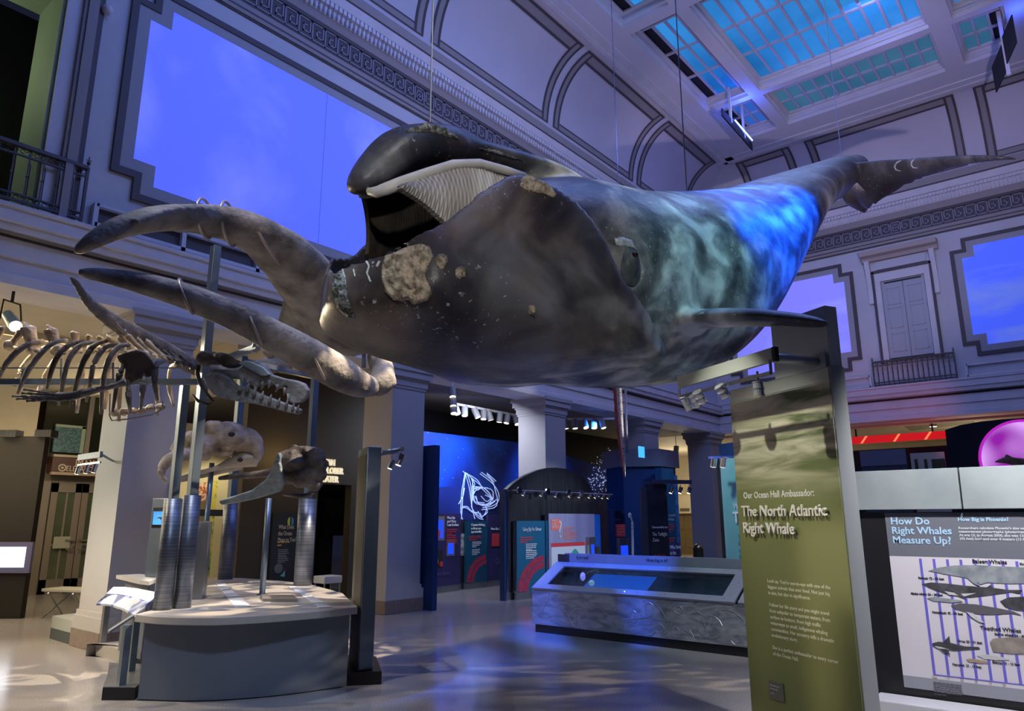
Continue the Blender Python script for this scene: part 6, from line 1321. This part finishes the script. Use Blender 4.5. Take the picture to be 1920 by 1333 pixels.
p = at_x(1750, 801, 24.6); t = thing('can_spotlight', 'white can spotlight glowing on the gallery ceiling above the red rail', 'spot lamp', (p.x, p.y, 4.2), 'can spotlights'); MB().cyl((p.x, p.y, 4.365), (p.x, p.y, 4.24), .11, 16).build('can', MATS['white_housing'], t); MB().cyl((p.x, p.y, 4.24), (p.x, p.y, 4.232), .10, 16).build('lens', white_lamp, t)
qv = [at_z(x, y, 4.355) for x, y in ((1690, 797), (1815, 786), (1830, 793), (1708, 807))]; tag(MB().ext(qv, (0, 0, -.01)).build('ceiling_grille', mat('grille_olive', (.25, .23, .17), .7)), 'flat grey grille in the cream gallery ceiling at right', 'vent')
# ------------------------------------------------------------------ left aisle under the mezzanine
wall_br = mat('theater_brown', (.040, .030, .018), .6); TY = 12.3
xL = at_y(455, 900, TY).x; xD0, xD1 = at_y(592, 1000, TY).x, at_y(655, 1000, TY).x; zD = at_y(620, 908, TY).z
struct(MB().box(xL, TY, 0, xD0, TY + .2, 4.36).box(xD0, TY, zD, xD1, TY + .2, 4.36).box(xD1, TY, 0, 10.9, TY + .2, 4.36).build('wall_theater', wall_br))
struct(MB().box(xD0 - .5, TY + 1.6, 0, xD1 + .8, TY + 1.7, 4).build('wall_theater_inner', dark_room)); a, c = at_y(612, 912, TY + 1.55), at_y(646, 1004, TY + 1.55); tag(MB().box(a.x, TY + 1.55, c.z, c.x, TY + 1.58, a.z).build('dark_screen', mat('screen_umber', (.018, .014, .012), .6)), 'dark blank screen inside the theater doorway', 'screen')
sg = thing('theater_sign', 'lit lettering reading Ocean Explorer Theater on the brown wall', 'sign', at_y(600, 880, TY)); gl = mat('sign_letters', (.85, .78, .6), .4, emit=(1, .86, .6), es=.55)
for s, xe, yb in (('OCEAN', 628, 873), ('EXPLORER', 643, 889), ('THEATER', 634, 904.5)): text(s, .172, at_y(xe, yb, TY - .04), (1, 0, 0), UPZ, gl, sg, .02, 'RIGHT', sx=.78, bold=.006)
p = at_y(501, 1097, TY - .03); q = at_y(541, 1097, TY - .03); zt4 = at_y(521, 961, TY - .03).z
t = thing('question_board', 'dark green-grey board asking What Does the Ocean Mean to You?', 'board', (p.x, TY - .06, 0)); MB().box(p.x, TY - .08, 0, q.x + .08, TY - .03, zt4).build('board', mat('board_dark', (.022, .028, .032), .45), t); MB().box(q.x + .08, TY - .05, 0, q.x + .16, TY - .001, zt4).build('shadow_side', dark_room, t)
pw = q.x - p.x; x0 = p.x + .12
text('What Does\nthe Ocean\nMean to You?', .115, (x0, TY - .084, at_y(505, 992, TY).z), (1, 0, 0), UPZ, mat('board_cream', (.55, .5, .4), .6), t, .002, sx=.62, line=1.02); lines(t, (x0, TY - .083, at_y(505, 1018, TY).z), (1, 0, 0), 2, .26, .055, .036, mat('board_yellow', (.6, .42, .08), .6), 70); lines(t, (x0 + .03, TY - .083, at_y(505, 1032, TY).z), (1, 0, 0), 4, .24, .032, .018, grey_ink, 71); lines(t, (x0 + .03, TY - .083, at_y(505, 1045, TY).z), (1, 0, 0), 4, .24, .032, .018, grey_ink, 72)
z_ = at_y(520, 978, TY).z; MB().ext([(x0 + .24 + .055 * math.cos(k * .52), TY - .085, z_ + .085 * math.sin(k * .52)) for k in range(12) if math.cos(k * .52) < .3], (0, .003, 0)).build('leaf_mark', mat('mark_lime', (.5, .55, .05), .5), t); MB().ext([(x0 + .27 + .05 * math.cos(k * .52), TY - .087, z_ + .085 * math.sin(k * .52)) for k in range(12) if math.cos(k * .52) > -.3], (0, .003, 0)).build('leaf_mark', mat('mark_blue', (.05, .25, .5), .5), t)
z_ = at_y(505, 1066, TY).z; MB().ext([(x0 + .06 + .09 * math.cos(k * .4), TY - .085, z_ + .09 * math.sin(k * .4)) for k in range(16)], (0, .002, 0)).build('speech_mark', mat('mark_grey', (.12, .14, .15), .5), t); MB().ext([(x0 + .10, TY - .087, z_ - .14), (x0 + .2, TY - .087, z_ - .16), (x0 + .2, TY - .087, z_ - .04), (x0 + .16, TY - .087, z_ - .09)], (0, .003, 0)).build('coral_mark', mat('mark_aqua', (.15, .5, .45), .5), t)
p = at_d(615, 1079, 13.3); t = thing('white_stool', 'small white stool with metal legs inside the theater doorway', 'stool', (p.x, p.y, 0)); wst = mat('stool_white', (.6, .6, .62), .5)
MB().box(p.x - .2, p.y - .17, p.z - .13, p.x + .2, p.y + .17, p.z).build('seat', wst, t, bevel=.015)
for sx_ in (-.17, .17):
    for sy_ in (-.14, .14): MB().cyl((p.x + sx_, p.y + sy_, 0), (p.x + sx_, p.y + sy_, p.z - .13), .014, 8).build('leg', steel, t)
# artefact case
cy2 = 13.1
def cq(x, y): return at_y(x, y, cy2)
x0, x1 = cq(352, 1080).x, cq(474, 1080).x; zt5 = 1.75
t = thing('artifact_case', 'glass-fronted warm lit case of coastal objects beside the theater wall', 'display case', ((x0 + x1) / 2, cy2 + .3, 0))
MB().box(x0, cy2 + .7, 0, x1, cy2 + .75, 3.4).build('backdrop', mat('case_cream', (.62, .56, .38), .7), t); MB().box(x0, cy2 - .05, 0, x1, cy2 + .7, .34).build('base', mat('case_base', (.42, .40, .36), .6), t)
MB().box(x1, cy2 - .1, 0, x1 + .1, cy2 + .75, 4.3).build('side_frame', mat('case_frame', (.03, .03, .03), .4), t); MB().box(x0, cy2 - .1, 1.62, cq(418, 1000).x, cy2 + .2, 1.74).build('shelf', mat('case_shelf', (.05, .055, .07), .4), t)
c = Vector(((x0 + x1) / 2, cy2 - .3, 3.2)); light('SPOT', 'case_spot', c, (c.x, cy2 + .5, 1.2), 90, (1, .85, .55), .1, spot=90, blend=.6)
tag(MB().box(cq(366, 950).x, cy2 + .3, 1.9, cq(404, 950).x, cy2 + .32, 2.25).build('patterned_cloth', mat('cloth_red', (.5, .10, .05), .8, col2=(.75, .6, .42), scale=18, lo=.46, hi=.54)), 'red and cream patterned cloth above the case shelf', 'cloth')
tag(MB().box(cq(410, 950).x, cy2 + .45, .5, cq(427, 950).x, cy2 + .5, 2.3).build('painted_hanging', mat('hanging_yellow', (.62, .55, .10), .8, col2=(.15, .35, .08), scale=8, lo=.48, hi=.56)), 'tall yellow and green painted hanging in the case', 'hanging')
b = MB(); zc = cq(446, 1005).z; xc = cq(447, 1005).x
b.ext([(xc + w * s, cy2 + .3, zc + h) for s, seq in ((1, [(0, .3), (.07, .18), (.11, 0), (.08, -.2), (0, -.34)]), (-1, [(.08, -.2), (.11, 0), (.07, .18)])) for w, h in seq], (0, .03, 0)).cyl((xc, cy2 + .31, zc + .25), (xc + .08, cy2 + .31, zc + 1.0), .02, 8)
tag(b.build('wooden_paddle', mat('paddle_wood', (.10, .06, .03), .6)), 'dark leaf-shaped wooden paddle standing in the case', 'paddle')
for (x, y, r, lab) in ((372, 1056, .15, 'low dark woven basket at the left of the case'), (398, 1068, .10, 'small round dark basket in the middle of the case'), (455, 1046, .13, 'dark feathered round object hanging beside the paddle')):
    p = cq(x, y); p.y += .3; p.z = max(p.z, .34 + r * .7) if y > 1050 else p.z
    tag(MB().ball(p, r, r * .7, r * .7, 14, 9, .15, x).build('woven_basket', mat('basket_brown', (.07, .05, .035), .8, col2=(.3, .22, .13), scale=20)), lab, 'basket', 'baskets in the case')

# dark wall with the big monitor at the far left
dx = Vector((.62, -.78, 0)); b0 = at_z(62, 1160, 0) - dx * .22; hz = zrow(b0.x, b0.y, 818)
t = thing('monitor_wall', 'dark brown freestanding wall with a bright screen at the left edge', 'wall panel', b0); db = Vector((.78, .62, 0))
MB().obox(b0 - dx * 2.2, dx * 2.2, db * .12, (0, 0, hz)).build('wall', mat('umber_wall', (.014, .011, .010), .6), t)
def mw(x, y, o=.02):
    n = -db; r = ray(x, y); k = ((b0 + n * o) - EYE).dot(n) / r.dot(n); return EYE + r * k
a, c = mw(66, 1016), mw(60, 1074); w_ = 1.25
MB().obox(Vector((a.x, a.y, c.z)) - dx * w_, dx * w_, -db * .05, (0, 0, a.z - c.z)).build('bezel', mat('bezel_violet', (.14, .14, .30), .4), t)
MB().obox(Vector((a.x, a.y, c.z + .09)) - dx * (w_ - .1) - db * .052, dx * (w_ - .2), -db * .004, (0, 0, a.z - c.z - .17)).build('screen', mat('screen_white', (.9, .93, 1), .4, emit=(.80, .88, 1.0), es=3.5), t)
for x in (14, 80):
    p = mw(x, 814, .1); MB().obox(Vector((p.x, p.y, hz - .02)) - dx * .14, dx * .28, db * .2, (0, 0, .12)).build('hooded_light', dark_p, t)
p = at_d(20, 598, 8.6); t = thing('theatre_spotlight', 'large clear spotlight under the mezzanine ceiling at the left edge', 'spot lamp', p)
ai = (at_d(36, 626, 8.4) - at_d(12, 590, 8.7)).normalized(); light('SPOT', 'theatre_beam', p + ai * .24, at_d(170, 690, 6.8), 1500, (1.0, .82, .55), .05, spot=46, blend=.5)
MB().tube([p - ai * .12, p + ai * .2], [.06, .075], 20).build('barrel', mat('barrel_blue', (.20, .34, .42), .25, .6), t); MB().tube([p + ai * .2, p + ai * .21], .068, 20).build('lens', white_lamp, t); MB().tube([p + Vector((-.11, 0, -.02)), p + Vector((-.1, 0, .22)), p + Vector((.1, .1, .22)), p + Vector((.11, 0, 0))], .012, 6).cyl(p + Vector((0, .05, .22)), (p.x, p.y + .05, 4.36), .018, 8).build('yoke', mat('yoke_black', (.02, .02, .02), .4), t)

# glass doors below the red sign
DY = 18.1
def dq(x, y, o=0.): return at_y(x, y, DY - o)
fr = mat('door_bronze', (.24, .20, .17), .5); gls = mat('door_glass', (.07, .095, .06), .12, col2=(.12, .14, .09), scale=.8)
zd = dq(120, 906).z; xs_ = [dq(82, 1010).x, dq(141, 1010).x, dq(200, 1010).x]
dr_ = MB()
for i in range(2):
    x0, x1 = xs_[i] + .01, xs_[i + 1] - .01
    dr_.box(x0, DY - .05, 0, x0 + .13, DY, zd).box(x1 - .13, DY - .05, 0, x1, DY, zd).box(x0, DY - .05, zd - .2, x1, DY, zd).box(x0, DY - .05, 0, x1, DY, .3).box(x0, DY - .04, 1.0, x1, DY, 1.05).box((x0 + x1) / 2, DY - .04, 0, (x0 + x1) / 2 + .04, DY, zd)
d2_ = struct(dr_.build('door_4', fr))
MB().box(xs_[0], DY - .02, .05, xs_[2], DY - .01, zd - .05).build('glass', gls, d2_)
for x in (xs_[1] - .14, xs_[1] + .14): MB().tube([(x - .1, DY - .1, 1.12), (x + .1, DY - .1, 1.12)], .022, 8).tube([(x - .08, DY - .06, .98), (x - .05, DY - .12, .92), (x + .08, DY - .12, .92), (x + .1, DY - .06, .98)], .018, 8).build('pull_handle', chrome, d2_)
MB().box(xs_[0] + .17, DY - .09, .95, xs_[0] + .5, DY - .06, 1.2).build('notice', mat('notice_grey', (.42, .42, .36), .4), d2_)
struct(MB().box(xs_[0] - .4, DY - .02, zd, xs_[2] + .6, DY + .1, zd + .42).box(xs_[0] - .5, DY - .05, 0, xs_[0] - .02, DY + .1, zd + .4).build('trim_19', fr))
a, c = dq(98, 856, .3), dq(220, 890, .3); t = thing('red_sign', 'dark red sign over the glass doors pointing to theater and elevator', 'sign', (a.x, DY - .3, c.z))
MB().box(a.x, DY - .35, c.z, c.x, DY + .0, a.z).build('panel', mat('sign_red', (.065, .013, .009), .5), t); MB().box(a.x, DY - .38, a.z, c.x, DY - .26, a.z + .05).box(a.x, DY - .38, c.z - .06, c.x, DY - .26, c.z).build('rim', mat('sign_rim', (.36, .28, .2), .4), t)
si = mat('sign_cream', (.55, .48, .38), .5); zl1, zl2 = dq(140, 871, .36).z, dq(140, 882, .36).z
text('IMAX  THEATER', .23, (dq(141, 871, .37).x, DY - .356, zl1 - .04), (1, 0, 0), UPZ, si, t, .002, sx=.72); text('ELEVATOR TO ATRIUM', .17, (dq(124, 880, .37).x, DY - .356, zl2 - .02), (1, 0, 0), UPZ, si, t, .002, sx=.78)
pz = dq(117, 877, .37); MB().tube([(pz.x + .07 * math.cos(k * .4), DY - .36, pz.z + .07 * math.sin(k * .4)) for k in range(17)], .018, 6).ball((pz.x, DY - .36, pz.z), .03, .02, .03).build('round_mark', si, t)
a, c = dq(104, 800, .1), dq(147, 850, .1); t = thing('lattice_light', 'dim blue lattice panel above the red sign', 'panel', (a.x, DY - .1, c.z)); MB().box(a.x, DY - .12, c.z, c.x, DY - .05, a.z).build('panel', mat('lattice_blue', (.025, .075, .09), .5, col2=(.05, .14, .16), scale=24, detail=0, lo=.48, hi=.54), t); MB().box(c.x, DY - .14, c.z, c.x + .08, DY - .04, a.z + .05).box(a.x, DY - .14, a.z, c.x + .08, DY - .04, a.z + .06).build('rim', mat('rim_sage', (.25, .32, .24), .5), t)
struct(MB().box(xs_[0] - .3, DY, zd + .42, xs_[2] + .6, DY + .05, 4.36).build('window_10', mat('upper_glass', (.02, .022, .015), .1)))
MB().box(xs_[0] + .55, DY - .06, zd + .42, xs_[0] + .65, DY, 4.36).box(xs_[1] + .4, DY - .06, zd + .42, xs_[1] + .5, DY, 4.36).build('mullion', fr, bpy.data.objects['window_10'])
struct(MB().box(-4, 17.9, 0, xs_[0] - .5, 18.1, 4.36).build('wall_left_cream', cream))
p = at_d(170, 858, 9.6); t = thing('light_arm', 'small blue light bar with three lamps hanging left of the pier, before the red sign', 'light arm', p, 'pylon light arms')
e0, e1 = at_d(148, 858, 8.8), at_d(190, 852, 8.35); MB().bar(e0, e1, .03, .07).build('bar', blue_steel, t); MB().bar(e0 - Vector((0, 0, .09)), e1 - Vector((0, 0, .09)), .02).build('track', chrome, t)
for f in (.05, .45, .8): lamp(t, e0.lerp(e1, f) - Vector((0, 0, .1)), (-.1, .3, -1), .10, .026, .04)
MB().cyl(e1, (3.955, 9.95, e1.z), .015, 8).build('bracket', blue_steel, t)
a = at_z(157, 1128, 0); tag(MB().box(a.x, a.y, 0, a.x + .5, a.y + .06, 1.3).build('purple_panel', mat('purple_panel', (.09, .04, .35), .4)), 'slim purple panel edge beside the left pier', 'panel')
p = at_z(92, 1110, .44); t = thing('slatted_bench', 'pale flat bench on crossed metal legs by the glass doors', 'bench', (p.x, p.y, 0)); bd2 = Vector((.40, -.92, 0)); bn = Vector((.92, .4, 0))
c = Vector((p.x + .4, p.y + .25, 0)); MB().obox(c - bd2 * .5 - bn * .1 + Vector((0, 0, .40)), bd2 * .85, bn * .42, (0, 0, .05)).build('seat', mat('bench_pale', (.5, .5, .46), .5), t, bevel=.01)
for s in (-.3, .2):
    for k in (-1, 1): MB().bar(c + bd2 * s - bn * .2 * k, c + bd2 * (s + .12) + bn * .25 * k + Vector((0, 0, .40)), .022).build('leg', steel, t)
